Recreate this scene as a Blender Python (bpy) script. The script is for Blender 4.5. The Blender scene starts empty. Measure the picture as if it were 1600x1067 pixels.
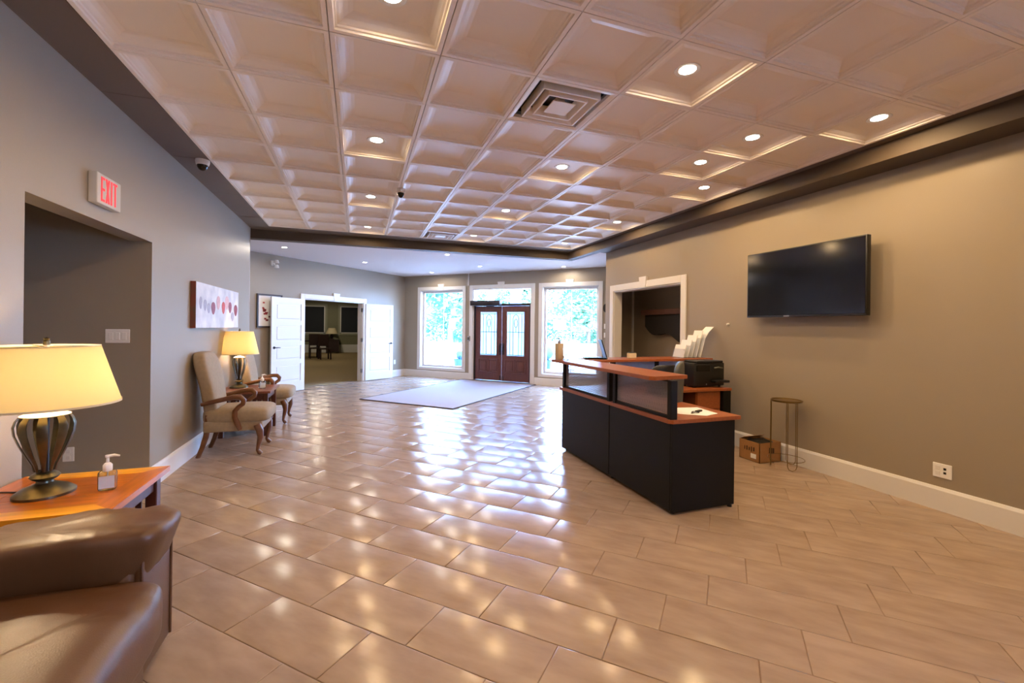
import bpy, bmesh, math, random
from mathutils import Vector, Matrix, noise
random.seed(7)
PI = math.pi
S2 = 2 ** .5
sc = bpy.context.scene
C = sc.collection

# ------------------------------------------------------------------ camera
YAW, ROLL, CAMH = .3365, .0120, 1.45
cd = bpy.data.cameras.new('camera')
cam = bpy.data.objects.new('camera', cd); C.objects.link(cam)
_c, _s = math.cos(YAW), math.sin(YAW)
_R, _D, _F = Vector((_c, -_s, 0)), Vector((0, 0, -1)), Vector((_s, _c, 0))
_R2 = math.cos(ROLL) * _R - math.sin(ROLL) * _D
_D2 = math.sin(ROLL) * _R + math.cos(ROLL) * _D
cam.matrix_world = Matrix(((_R2.x, -_D2.x, -_F.x, 0), (_R2.y, -_D2.y, -_F.y, 0), (_R2.z, -_D2.z, -_F.z, CAMH), (0, 0, 0, 1)))
cd.sensor_width = 36.0
cd.lens = 36.0 * 688.7 / 1600
cd.shift_y = -(533.5 - 511.3) / 1600
cd.clip_start = .05
sc.camera = cam

# ------------------------------------------------------------------ sky, sun, exposure
w = bpy.data.worlds.new('sky'); sc.world = w; w.use_nodes = True
nt = w.node_tree; bg = nt.nodes['Background']
geo = nt.nodes.new('ShaderNodeTexCoord'); sep = nt.nodes.new('ShaderNodeSeparateXYZ')
rmp = nt.nodes.new('ShaderNodeValToRGB')
nt.links.new(geo.outputs['Generated'], sep.inputs[0]); nt.links.new(sep.outputs['Z'], rmp.inputs[0])
rmp.color_ramp.elements[0].position = 0; rmp.color_ramp.elements[0].color = (.34, .57, 1, 1)
rmp.color_ramp.elements[1].position = .7; rmp.color_ramp.elements[1].color = (.22, .44, 1, 1)
nt.links.new(rmp.outputs[0], bg.inputs[0]); bg.inputs[1].default_value = 86.0
sd = bpy.data.lights.new('sun', 'SUN'); sd.energy = 24.0; sd.angle = .01; sd.color = (1, .97, .92)
so = bpy.data.objects.new('sun', sd); C.objects.link(so)
so.rotation_euler = (math.radians(42), 0, math.radians(-50))
SPOT_W, SPOT_C = 62.0, (1, .67, .33)
FOYER_W, FOYER_C = 48.0, (1, .86, .70)
LAMP_W, LAMP_C = 25.0, (1, .74, .46)
sc.view_settings.view_transform = 'Standard'; sc.view_settings.look = 'None'
sc.view_settings.gamma = 1; sc.view_settings.use_curve_mapping = False
sc.view_settings.exposure = -0.25

# ------------------------------------------------------------------ materials
def L(r, g, b):
    return tuple((c / 255 / 12.92) if c / 255 <= .04045 else ((c / 255 + .055) / 1.055) ** 2.4 for c in (r, g, b))
MATS = {}
def mat(name, col, rough=.5, metal=0, var=0, vscale=8, bump=0, bscale=60, spec=.5, stretch=None, col2=None, coat=0, rand=0, trans=0, emit=None, emit_s=0, world=False, detail=4):
    m = bpy.data.materials.new(name); m.use_nodes = True
    n = m.node_tree.nodes; l = m.node_tree.links; b = n['Principled BSDF']
    b.inputs['Base Color'].default_value = (*col, 1); b.inputs['Roughness'].default_value = rough
    b.inputs['Metallic'].default_value = metal; b.inputs['Specular IOR Level'].default_value = spec
    b.inputs['Coat Weight'].default_value = coat; b.inputs['Coat Roughness'].default_value = .08
    if trans: b.inputs['Transmission Weight'].default_value = trans
    if emit: b.inputs['Emission Color'].default_value = (*emit, 1); b.inputs['Emission Strength'].default_value = emit_s
    if var or bump or rand:
        tc = n.new('ShaderNodeTexCoord'); mp = n.new('ShaderNodeMapping')
        if world:
            g = n.new('ShaderNodeNewGeometry'); l.new(g.outputs['Position'], mp.inputs[0])
        else: l.new(tc.outputs['Object'], mp.inputs[0])
        if stretch: mp.inputs['Scale'].default_value = stretch
        if rand:
            oi = n.new('ShaderNodeObjectInfo'); vm = n.new('ShaderNodeVectorMath'); vm.operation = 'SCALE'
            cb = n.new('ShaderNodeCombineXYZ'); l.new(oi.outputs['Random'], cb.inputs[0]); l.new(oi.outputs['Random'], cb.inputs[1])
            l.new(cb.outputs[0], vm.inputs[0]); vm.inputs['Scale'].default_value = 37.0; l.new(vm.outputs[0], mp.inputs['Location'])
        if var:
            nz = n.new('ShaderNodeTexNoise'); nz.inputs['Scale'].default_value = vscale; nz.inputs['Detail'].default_value = detail
            l.new(mp.outputs[0], nz.inputs[0])
            mx = n.new('ShaderNodeValToRGB')
            mx.color_ramp.elements[0].position = .3; mx.color_ramp.elements[1].position = .7
            c2 = col2 or tuple(c * (1 + var) for c in col); c1 = tuple(c * (1 - var) for c in col)
            mx.color_ramp.elements[0].color = (*c1, 1); mx.color_ramp.elements[1].color = (*c2, 1)
            l.new(nz.outputs[0], mx.inputs[0])
            out = mx.outputs[0]
            if rand:
                hs = n.new('ShaderNodeHueSaturation'); mr = n.new('ShaderNodeMapRange')
                mr.inputs[3].default_value = 1 - rand; mr.inputs[4].default_value = 1 + rand
                l.new(oi.outputs['Random'], mr.inputs[0]); l.new(mr.outputs[0], hs.inputs['Value']); l.new(out, hs.inputs['Color']); out = hs.outputs[0]
            l.new(out, b.inputs['Base Color'])
        if bump:
            n2 = n.new('ShaderNodeTexNoise'); n2.inputs['Scale'].default_value = bscale; l.new(mp.outputs[0], n2.inputs[0])
            bp = n.new('ShaderNodeBump'); bp.inputs['Strength'].default_value = bump; bp.inputs['Distance'].default_value = .01
            l.new(n2.outputs[0], bp.inputs['Height']); l.new(bp.outputs[0], b.inputs['Normal'])
    MATS[name] = m
    return m
def glass(name, tint=(1, 1, 1), refl=.08, rough=.02):
    m = bpy.data.materials.new(name); m.use_nodes = True; n = m.node_tree.nodes; l = m.node_tree.links
    n.remove(n['Principled BSDF']); o = n['Material Output']
    t = n.new('ShaderNodeBsdfTransparent'); t.inputs[0].default_value = (*tint, 1)
    g = n.new('ShaderNodeBsdfGlossy'); g.inputs['Roughness'].default_value = rough
    lw = n.new('ShaderNodeLayerWeight'); lw.inputs[0].default_value = .25
    mr = n.new('ShaderNodeMapRange'); mr.inputs[3].default_value = refl * .5; mr.inputs[4].default_value = min(1, refl * 6)
    mx = n.new('ShaderNodeMixShader'); l.new(lw.outputs['Fresnel'], mr.inputs[0]); l.new(mr.outputs[0], mx.inputs[0])
    l.new(t.outputs[0], mx.inputs[1]); l.new(g.outputs[0], mx.inputs[2]); l.new(mx.outputs[0], o.inputs[0])
    return m
def translucent(name, col, mixf=.5, clear=0):
    m = bpy.data.materials.new(name); m.use_nodes = True; n = m.node_tree.nodes; l = m.node_tree.links
    n.remove(n['Principled BSDF']); o = n['Material Output']
    t = n.new('ShaderNodeBsdfTranslucent'); t.inputs[0].default_value = (*col, 1)
    d = n.new('ShaderNodeBsdfDiffuse'); d.inputs[0].default_value = (*col, 1)
    mx = n.new('ShaderNodeMixShader'); mx.inputs[0].default_value = mixf
    l.new(d.outputs[0], mx.inputs[1]); l.new(t.outputs[0], mx.inputs[2]); out = mx.outputs[0]
    if clear:
        tr = n.new('ShaderNodeBsdfTransparent'); m2 = n.new('ShaderNodeMixShader'); m2.inputs[0].default_value = clear
        l.new(out, m2.inputs[1]); l.new(tr.outputs[0], m2.inputs[2]); out = m2.outputs[0]
    l.new(out, o.inputs[0])
    return m

PAINT = mat('taupe_paint', L(152, 139, 121), .42, bump=.08, bscale=180, world=True, spec=.35)
HALLP = mat('hall_paint', L(126, 124, 98), .6)
BROWN_SHADED = mat('bulkhead_brown_shaded', L(76, 63, 50), .65)  # border brown darkened: shade on bulkhead and beam is put into the colour
BROWN = mat('dark_brown_paint', L(98, 83, 67), .6)
WHITE = mat('white_trim_paint', L(222, 219, 215), .35)
CEILW = mat('coffer_white', L(240, 232, 224), .38)
FOYC = mat('flat_ceiling_white', L(232, 230, 232), .7)
TILE = mat('floor_tile', L(158, 135, 116), .19, var=.09, vscale=4.0, stretch=(1, 2.6, 1), bump=.004, bscale=14, rand=.035, col2=L(172, 150, 130), spec=.31, detail=8)
GROUT = mat('grout', L(140, 112, 88), .8)
CARPET = mat('hall_carpet', L(140, 120, 84), .95, var=.15, vscale=40, world=True)
RUGM = mat('grey_mat', L(166, 158, 160), .9, var=.06, vscale=90, bump=.3, bscale=400, world=True)
CHERRY = mat('cherry_laminate', L(150, 82, 42), .33, var=.14, vscale=5, stretch=(9, 1.2, 9))
BLACKP = mat('black_laminate', L(14, 14, 16), .5, spec=.25)
BLACK = mat('black_plastic', L(16, 16, 17), .4)
SCREEN = mat('dark_screen', L(8, 9, 12), .12)
GREYP = mat('grey_plastic', L(76, 78, 72), .5)
OAKO = mat('honey_oak', L(230, 160, 40), .28, var=.22, vscale=4, stretch=(1.2, 12, 12), coat=.3)
OAKX = mat('red_oak', L(188, 104, 24), .28, var=.22, vscale=4, stretch=(1.2, 12, 12), coat=.3)
DARKW = mat('dark_cherry_wood', L(74, 36, 24), .35, var=.2, vscale=5, stretch=(6, 6, 1.5))
REDW = mat('reddish_wood', L(120, 66, 46), .3, var=.2, vscale=5, stretch=(1.5, 8, 8), coat=.3)
CHAIRW = mat('walnut_frame', L(104, 66, 38), .38, var=.2, vscale=7, stretch=(1, 1, 3))
FABRIC = mat('tan_upholstery', L(152, 134, 110), .9, var=.08, vscale=30, bump=.25, bscale=300)
LEATHER = mat('brown_leather', L(94, 63, 40), .40, var=.12, vscale=6, bump=.08, bscale=220)
DOORW = mat('mahogany_door', L(94, 54, 44), .42, var=.15, vscale=5, stretch=(8, 8, 1.2))
DOORD = mat('dark_bronze', L(42, 34, 34), .45, metal=.3)
PEWTER = mat('antique_pewter', L(88, 84, 70), .3, metal=.85, var=.2, vscale=20)
STEEL = mat('steel', L(170, 170, 172), .3, metal=.9)
GOLD = mat('gold_wire', L(128, 104, 62), .35, metal=.8)
SHADE = translucent('lamp_shade_fabric', (.80, .62, .28), .14)
SHADEB = mat('shade_lining_trim', L(212, 196, 160), .8)
CREAM = mat('cream_cap', L(225, 212, 184), .5)
PLATE = mat('white_plastic', L(232, 230, 226), .35)
CARDB = mat('cardboard', L(160, 116, 72), .85, var=.05, vscale=20)
PAPER = mat('white_paper', L(240, 240, 240), .8)
REDE = mat('exit_red', L(190, 20, 24), .5, emit=(1, .035, .04), emit_s=1.0)
EXITW = mat('exit_face', L(196, 190, 178), .5)
GLOW = mat('lamp_lens', (1, 1, 1), .5, emit=(1, .95, .86), emit_s=40)
GLASS = glass('window_glass')
FLUTE = translucent('fluted_panel', (.42, .45, .52), .55, .42)
FROST = translucent('leaded_glass', (.30, .34, .38), .8, .10)
BOTTLE = glass('clear_plastic', (.82, .9, .97), .25)
NOTICE = translucent('notice_paper', (.9, .92, .93), .6)
ACRYL = glass('clear_acrylic', (.97, .98, 1), .04)
LIQ = mat('label_blue', L(196, 210, 224), .4)
CANVAS = mat('painting_ground', L(196, 200, 214), .55, var=.14, vscale=5, col2=L(226, 228, 232))
CONC = mat('lot_concrete', L(208, 204, 198), .9, var=.06, vscale=.5, world=True)
LEAFM = [mat('leaf_green_%s' % k, c, .6, var=.3, vscale=1.2) for k, c in (('a', L(92, 138, 112)), ('b', L(108, 148, 112)), ('c', L(84, 128, 110)))]
BARK = mat('bark', L(92, 76, 60), .9)
POTB = mat('blue_glaze', L(40, 74, 150), .3)
TOPI = mat('topiary_green', L(48, 82, 92), .8, var=.3, vscale=30, bump=.6, bscale=60)
PORCH = mat('blue_grey_post', L(92, 120, 168), .6)
BLINDM = mat('dark_blind', L(34, 38, 46), .8)
DARKR = mat('dark_mahogany', L(46, 26, 24), .4)

# ------------------------------------------------------------------ mesh helpers
class MB:
    def __init__(s): s.bm = bmesh.new()
    def box(s, x0, x1, y0, y1, z0, z1, bev=0, seg=1, M=None):
        b = bmesh.new(); bmesh.ops.create_cube(b, size=1)
        for v in b.verts: v.co = Vector(((x0 + x1) / 2 + v.co.x * (x1 - x0), (y0 + y1) / 2 + v.co.y * (y1 - y0), (z0 + z1) / 2 + v.co.z * (z1 - z0)))
        if bev: bmesh.ops.bevel(b, geom=b.edges[:], offset=bev, segments=seg, affect='EDGES', profile=.5)
        return s._add(b, M)
    def _add(s, b, M=None):
        if M: bmesh.ops.transform(b, matrix=M, verts=b.verts)
        t = bpy.data.meshes.new('t'); b.to_mesh(t); b.free(); s.bm.from_mesh(t); bpy.data.meshes.remove(t)
        return s
    def cyl(s, p, q, r, r2=None, n=16, caps=True):
        p, q = Vector(p), Vector(q); d = q - p
        b = bmesh.new(); bmesh.ops.create_cone(b, cap_ends=caps, segments=n, radius1=r, radius2=r if r2 is None else r2, depth=d.length)
        return s._add(b, Matrix.Translation((p + q) / 2) @ d.to_track_quat('Z', 'Y').to_matrix().to_4x4())
    def lathe(s, prof, n=28, c=(0, 0, 0)):
        b = bmesh.new(); rings = []
        for r, z in prof:
            rings.append([b.verts.new((c[0] + r * math.cos(2 * PI * k / n), c[1] + r * math.sin(2 * PI * k / n), c[2] + z)) for k in range(n)] if r > 1e-6 else [b.verts.new((c[0], c[1], c[2] + z))])
        for A, B in zip(rings, rings[1:]):
            for k in range(n):
                k2 = (k + 1) % n
                if len(A) == 1 and len(B) == 1: continue
                if len(A) == 1: b.faces.new((A[0], B[k2], B[k]))
                elif len(B) == 1: b.faces.new((A[k], A[k2], B[0]))
                else: b.faces.new((A[k], A[k2], B[k2], B[k]))
        bmesh.ops.recalc_face_normals(b, faces=b.faces)
        return s._add(b)
    def tube(s, pts, r, n=8, flat=1.0, closed=False, up=None):
        pts = [Vector(p) for p in pts]; m = len(pts); rr = r if isinstance(r, (list, tuple)) else [r] * m
        b = bmesh.new(); rings = []; prev = Vector(up) if up else None
        for i, p in enumerate(pts):
            a = pts[(i - 1) % m] if closed or i > 0 else p; c = pts[(i + 1) % m] if closed or i < m - 1 else p
            t = (c - a).normalized()
            if prev is None: prev = Vector((0, 0, 1)) if abs(t.z) < .9 else Vector((1, 0, 0))
            u = (prev - t * prev.dot(t)).normalized(); v = t.cross(u); prev = u
            rings.append([b.verts.new(p + u * (rr[i] * math.cos(2 * PI * k / n)) + v * (rr[i] * flat * math.sin(2 * PI * k / n))) for k in range(n)])
        for i in range(m if closed else m - 1):
            A, B = rings[i], rings[(i + 1) % m]
            for k in range(n): b.faces.new((A[k], A[(k + 1) % n], B[(k + 1) % n], B[k]))
        if not closed: b.faces.new(rings[0][::-1]); b.faces.new(rings[-1])
        bmesh.ops.recalc_face_normals(b, faces=b.faces)
        return s._add(b)
    def prism(s, poly, h0, h1, axis='z', M=None):
        b = bmesh.new()
        f = {'z': lambda a, c, h: (a, c, h), 'y': lambda a, c, h: (a, h, c), 'x': lambda a, c, h: (h, a, c)}[axis]
        A = [b.verts.new(f(p[0], p[1], h0)) for p in poly]; B = [b.verts.new(f(p[0], p[1], h1)) for p in poly]
        b.faces.new(A[::-1]); b.faces.new(B)
        for k in range(len(poly)): k2 = (k + 1) % len(poly); b.faces.new((A[k], A[k2], B[k2], B[k]))
        bmesh.ops.recalc_face_normals(b, faces=b.faces)
        return s._add(b, M)
    def sell(s, c, size, e1=.5, e2=.5, nu=32, nv=18, f=None):
        """superellipsoid cushion; f deforms a point (unit coords p, world p)"""
        b = bmesh.new(); pw = lambda v, e: math.copysign(abs(v) ** e, v); rings = []
        for j in range(nv + 1):
            th = -PI / 2 + PI * j / nv; ring = []
            for i in range(nu if 0 < j < nv else 1):
                ph = 2 * PI * i / nu
                u = Vector((pw(math.cos(th), e1) * pw(math.cos(ph), e2), pw(math.cos(th), e1) * pw(math.sin(ph), e2), pw(math.sin(th), e1)))
                p = Vector((c[0] + u.x * size[0] / 2, c[1] + u.y * size[1] / 2, c[2] + u.z * size[2] / 2))
                if f: p = f(u, p)
                ring.append(b.verts.new(p))
            rings.append(ring)
        for A, B in zip(rings, rings[1:]):
            for i in range(nu):
                i2 = (i + 1) % nu
                if len(A) == 1: b.faces.new((A[0], B[i2], B[i]))
                elif len(B) == 1: b.faces.new((A[i], A[i2], B[0]))
                else: b.faces.new((A[i], A[i2], B[i2], B[i]))
        bmesh.ops.recalc_face_normals(b, faces=b.faces)
        return s._add(b)
    def mesh(s, name, m, smooth=False):
        me = bpy.data.meshes.new(name); s.bm.to_mesh(me); s.bm.free()
        if smooth:
            me.polygons.foreach_set('use_smooth', [True] * len(me.polygons))
            try: me.set_sharp_from_angle(angle=math.radians(smooth if smooth is not True else 40))
            except Exception: pass
        for q in (m if isinstance(m, list) else [m]): me.materials.append(q)
        return me
    def build(s, name, m, parent=None, smooth=False):
        o = bpy.data.objects.new(name, s.mesh(name, m, smooth)); C.objects.link(o)
        if parent: o.parent = parent
        return o
def tag(o, label=None, cat=None, group=None, kind=None):
    for k, v in (('label', label), ('category', cat), ('group', group), ('kind', kind)):
        if v: o[k] = v
    return o
def thing(name, label, cat, loc=(0, 0, 0), rz=0, group=None, kind=None):
    o = bpy.data.objects.new(name, None); C.objects.link(o); o.location = loc; o.rotation_euler = (0, 0, rz); o.empty_display_size = .1
    return tag(o, label, cat, group, kind)
def inst(name, me, parent=None, loc=(0, 0, 0), rot=(0, 0, 0)):
    o = bpy.data.objects.new(name, me); C.objects.link(o); o.location = loc; o.rotation_euler = rot
    if parent: o.parent = parent
    return o
def dup(root, loc, rz, label=None, group=None):
    r = root.copy(); C.objects.link(r); r.location = loc; r.rotation_euler = (0, 0, rz)
    if label: r['label'] = label
    if group: r['group'] = group
    for ch in list(root.children):
        c = ch.copy(); C.objects.link(c); c.parent = r
        for g in list(ch.children):
            d = g.copy(); C.objects.link(d); d.parent = c
    return r
def B(*a, **k): return MB().box(*a, **k)
def light(name, kind, loc, energy, color, parent=None, radius=.05, angle=None, blend=.5, rot=(0, 0, 0)):
    d = bpy.data.lights.new(name, kind); d.energy = energy; d.color = color; d.shadow_soft_size = radius
    if kind == 'SPOT': d.spot_size = angle; d.spot_blend = blend
    o = bpy.data.objects.new(name, d); C.objects.link(o); o.location = loc; o.rotation_euler = rot
    if parent: o.parent = parent
    return o
def wall_mb(s0, s1, y0, y1, z0, z1, holes):
    """wall in local coords: x along, y thickness, z up; holes (sa, sb, za, zb)"""
    m = MB(); cuts = sorted({s0, s1} | {h[0] for h in holes} | {h[1] for h in holes})
    for a, b in zip(cuts, cuts[1:]):
        hs = sorted((h[2], h[3]) for h in holes if h[0] < b - 1e-6 and h[1] > a + 1e-6); z = z0
        for za, zb in hs:
            if za > z + 1e-6: m.box(a, b, y0, y1, z, za)
            z = zb
        if z < z1 - 1e-6: m.box(a, b, y0, y1, z, z1)
    return m
def struct(name, m, material, label, cat, parent=None, loc=None, rz=0):
    o = m.build(name, material, parent)
    if not parent: tag(o, label, cat, kind='structure')
    if loc: o.location = loc; o.rotation_euler = (0, 0, rz)
    return o

# ------------------------------------------------------------------ room constants
XL, XR, YB, YF = -1.695, 4.5, -4.1, 8.3
ZC, T = 3.046, .6096
K = (1.3, 13.3)
AF, AS = -PI / 4, -3 * PI / 4          # front wall (outside is +y), slanted wall (room is +y)
def gx(i): return (i - 1.273) * T
def gy(r): return (r + 4.2602) * T
def fpos(s, y=0, z=0): return (K[0] + (s + y) / S2, K[1] + (-s + y) / S2, z)
def spos(s, y=0, z=0): return (K[0] + (-s + y) / S2, K[1] + (-s - y) / S2, z)

# ------------------------------------------------------------------ floor and its tiles
floor = struct('floor', MB().box(-6, 8, -4.3, 14.2, -.25, -.0045), GROUT, 'beige porcelain tile floor laid diagonally with dark grout', 'floor')
TL, TW, GAP = .62, .315, .0035
def tile_mesh():
    b = bmesh.new(); a, c = TL / 2 - GAP / 2, TW / 2 - GAP / 2; rings = []
    for ins, z in ((0, -.0045), (0, -.0016), (.0022, -.0005), (.006, 0)):
        rings.append([b.verts.new((sx * (a - ins), sy * (c - ins), z)) for sx, sy in ((-1, -1), (1, -1), (1, 1), (-1, 1))])
    for A, B_ in zip(rings, rings[1:]):
        for k in range(4): b.faces.new((A[k], A[(k + 1) % 4], B_[(k + 1) % 4], B_[k]))
    b.faces.new(rings[-1])
    me = bpy.data.meshes.new('tile'); b.to_mesh(me); b.free(); me.materials.append(TILE)
    me.polygons.foreach_set('use_smooth', [True] * len(me.polygons))
    return me
TM = tile_mesh()
def in_floor(x, y):
    if XL - .3 < x < XR + .3 and YB < y < 8.6: return True
    if -3.4 < x <= XL and 2.9 < y < 4.9: return True
    if 4.5 <= x < 5.8 and 4.8 < y < 8.2: return True
    return y >= 7.3 and x + y < 14.85 and y - x < 12.25 and y > 7.3 and -4 < x < 7.4
inv = cam.matrix_world.inverted()
tiles = []
for kk in range(-26, 40):
    for n in range(-24, 24):
        cc = 1.60 + .315 * (kk + .5); tt = .352 + .2007 * (kk - 2) + .62 * (n + .5)
        x, y = (cc + tt) / S2, (cc - tt) / S2
        if not in_floor(x, y): continue
        p = inv @ Vector((x, y, 0)); d = (x * x + y * y) ** .5
        vis = p.z < 0 and abs(p.x / -p.z) < 1.25 and abs(p.y / -p.z) < .9 and x > XL and x < XR + .1
        if 2.35 < x < 2.95 and 2.9 < y < 4.7: vis = False
        tiles.append((0 if vis else 1, d, x, y))
tiles.sort()
TROT = math.atan2(-1, 1)
rest = MB()
for i, (nv, d, x, y) in enumerate(tiles):
    rz = TROT + (PI if random.random() < .5 else 0)
    tilt = (random.gauss(0, .0010), random.gauss(0, .0008))
    if i < 300:
        inst('tile', TM, floor, (x, y, random.uniform(-.0005, .0003)), (tilt[0], tilt[1], rz))
    else:
        a, c = TL / 2 - GAP / 2, TW / 2 - GAP / 2
        M = Matrix.Translation((x, y, 0)) @ Matrix.Rotation(rz, 4, 'Z') @ Matrix.Rotation(tilt[0], 4, 'X')
        tb = bmesh.new(); tb.from_mesh(TM); rest._add(tb, M)
fr = rest.build('far_tiles', TILE, floor, smooth=30); fr['kind'] = 'stuff'

# ------------------------------------------------------------------ walls
struct('wall_left', wall_mb(YB, YF, 0, .16, 0, 3.25, [(3.10, 4.65, -1, 2.15)]), PAINT, 'taupe painted wall with the exit sign and a plain corridor opening', 'wall', loc=(XL, 0, 0), rz=PI / 2)
struct('wall_corridor', MB().box(-5, XL - .16, 4.65, 4.8, 0, 2.7).box(-5, XL - .16, 2.95, 3.10, 0, 2.7).box(-5.15, -5, 2.95, 4.8, 0, 2.7).box(-5, XL - .16, 3.0, 4.7, 2.6, 2.7), PAINT, 'taupe corridor walls beyond the opening under the exit sign', 'wall')
struct('wall_left_return', MB().box(-4.2, XL - .16, YF - .16, YF, 0, 3.2), PAINT, 'short return wall behind the end of the exit sign wall', 'wall')
struct('wall_rear', MB().box(XL - .3, XR + .3, YB - .15, YB, 0, 3.25), PAINT, 'taupe wall closing the lobby opposite the entrance', 'wall')
struct('wall_right', wall_mb(YB, 7.42, -.16, 0, 0, 3.25, [(5.31, 7.13, -1, 2.14), (-2.9, -1.7, .9, 2.3)]), PAINT, 'long taupe wall carrying the television with a cased opening', 'wall', loc=(XR, 0, 0), rz=PI / 2)
struct('wall_niche', MB().box(5.5, 5.62, 4.6, 8.1, 0, 2.9).box(4.96, 5.5, 7.97, 8.1, 0, 2.9).box(4.66, 5.5, 4.6, 4.72, 0, 2.9).prism([(4.66, 4.7), (5.5, 4.7), (5.5, 8.0), (4.98, 8.0), (4.66, 7.52)], 2.6, 2.9), PAINT, 'grey walls of the small coat room behind the cased opening', 'wall')
struct('wall_right_return', MB().prism([(4.5, 7.42), (5.62, 9.0), (5.9, 8.9), (5.62, 8.1), (4.95, 7.97), (4.64, 7.5), (4.66, 7.42)], 0, 3.2), PAINT, 'return wall closing the entrance foyer beside the coat room', 'wall')
FH = [(.58, 2.00, .28, 2.47), (2.33, 4.05, -1, 2.47), (4.36, 5.79, .28, 2.47)]
struct('wall_front', wall_mb(-.15, 8.4, 0, .16, 0, 3.2, FH), PAINT, 'taupe entrance wall with double doors between two tall windows', 'wall', loc=(*K, 0), rz=AF)
struct('wall_front_left', wall_mb(0, 7.2, -.16, 0, 0, 3.2, [(1.66, 3.45, -1, 2.04)]), PAINT, 'taupe angled wall with the open white double doors', 'wall', loc=(*K, 0), rz=AS)

# ------------------------------------------------------------------ ceilings
ceiling = struct('ceiling', MB().box(XL - .16, XR + .16, YB - .1, 8.45, 3.16, 3.3), CEILW, 'white coffered ceiling of square moulded panels', 'ceiling')
def coffer():
    b = bmesh.new(); h = T / 2; rings = []
    for ins, z in ((.0025, .03), (.0025, 0), (.028, 0), (.031, .011), (.041, .014), (.044, .024), (.056, .029), (.076, .043), (.100, .054), (.125, .060)):
        rings.append([b.verts.new((sx * (h - ins), sy * (h - ins), z)) for sx, sy in ((-1, -1), (1, -1), (1, 1), (-1, 1))])
    for A, B_ in zip(rings, rings[1:]):
        for k in range(4): b.faces.new((A[k], B_[k], B_[(k + 1) % 4], A[(k + 1) % 4]))
    b.faces.new(rings[-1][::-1])
    me = bpy.data.meshes.new('ceiling_panel'); b.to_mesh(me); b.free(); me.materials.append(CEILW)
    return me
CM = coffer()
VENTS = [(3, 0), (3, 8)]
for i in range(-1, 8):
    for r in range(-12, 9):
        if (i, r) in VENTS: continue
        inst('ceiling_panel', CM, ceiling, (gx(i + .5), gy(r + .5), ZC))
strip = bpy.data.objects.new('trim_1', None); C.objects.link(strip); tag(strip, 'flat brown border strip around the coffered ceiling', 'ceiling border', kind='structure')
ys = [YB] + [gy(r) for r in range(-10, 9, 2)] + [8.42]
for a, b in zip(ys, ys[1:]):
    B(XL, gx(-1) - .002, a + .003, b - .003, ZC, ZC + .02).build('border_board', BROWN, strip)
B(XL, XR, gy(9), 8.44, ZC + .001, ZC + .03).build('border_board', BROWN, strip)
B(gx(8), 4.30, YB, gy(9), ZC + .001, ZC + .03).build('border_board', BROWN, strip)
struct('trim_2', MB().box(4.19, XR, YB, 7.42, 2.90, 3.17).box(4.19, 4.36, 7.42, 8.60, 2.90, 3.17), BROWN_SHADED, 'dark brown bulkhead running above the television wall', 'bulkhead')
struct('trim_3', MB().box(XL - .1, 4.30, 8.42, 8.60, 2.895, 3.17), BROWN_SHADED, 'dark brown beam between the coffered ceiling and the entrance foyer', 'beam')
struct('ceiling_foyer', MB().prism([(-4.3, 8.0), (XL - .1, 8.3), (XL - .1, 8.6), (4.30, 8.6), (4.36, 7.42), (7.5, 7.3), (7.6, 7.6), (1.5, 13.6), (1.2, 13.6), (-4.3, 8.3)], 2.90, 3.2), FOYC, 'smooth white lower ceiling over the entrance foyer', 'ceiling')

# ------------------------------------------------------------------ baseboards, casings
def baseboard(name, runs, label):
    m = MB()
    for (p, q, n) in runs:                                # from p to q, n = direction into the room
        p, q, n = Vector((*p, 0)), Vector((*q, 0)), Vector((*n, 0)); d = (q - p).normalized(); ln = (q - p).length
        M = Matrix(((d.x, n.x, 0, p.x), (d.y, n.y, 0, p.y), (0, 0, 1, 0), (0, 0, 0, 1)))
        m.prism([(-.0, 0), (.018, 0), (.018, .165), (.008, .188), (0, .19)], 0, ln, 'x', M=M @ Matrix.Identity(4))
    return struct(name, m, WHITE, label, 'baseboard')
baseboard('baseboard_left', [((XL, 4.65), (XL, YF), (1, 0)), ((XL, YB), (XL, 3.10), (1, 0)), ((XL, 4.65), (-4.9, 4.65), (0, -1))], 'tall white baseboard along the exit sign wall')
baseboard('baseboard_right', [((XR, YB), (XR, 5.2), (-1, 0)), ((XR, 7.24), (XR, 7.42), (-1, 0))], 'tall white baseboard below the television')
f_in = (-1 / S2, -1 / S2); s_in = (1 / S2, -1 / S2)
baseboard('baseboard_front', [(fpos(0)[:2], fpos(2.23)[:2], f_in), (fpos(4.16)[:2], fpos(8)[:2], f_in)], 'tall white baseboard under the entrance windows')
baseboard('baseboard_front_left', [(spos(0)[:2], spos(1.55)[:2], s_in), (spos(3.56)[:2], spos(7)[:2], s_in)], 'tall white baseboard along the angled wall of double doors')

def casing(parent, s0, s1, z1, wd, y0, y1, z0=0, sill=False, key=True, keyw=.2):
    """flat casing around an opening; y0..y1 room-side thickness"""
    m = MB(); yy = sorted((y0, y1))
    m.box(s0 - wd, s0, *yy, z0, z1 + wd, bev=.004).box(s1, s1 + wd, *yy, z0, z1 + wd, bev=.004)
    m.box(s0, s1, *yy, z1, z1 + wd, bev=.004)
    if sill: m.box(s0 - wd, s1 + wd, *yy, z0 - .07, z0, bev=.004)
    m.build('casing', WHITE, parent)
    if key:
        c = (s0 + s1) / 2; a = y1 + (y1 - y0) * .5; kk = sorted((y0, a))
        MB().prism([(c - keyw * .36, z1 - .004), (c + keyw * .36, z1 - .004), (c + keyw / 2, z1 + wd + .07), (c - keyw / 2, z1 + wd + .07)], kk[0], kk[1], 'y').build('keystone', WHITE, parent)

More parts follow.
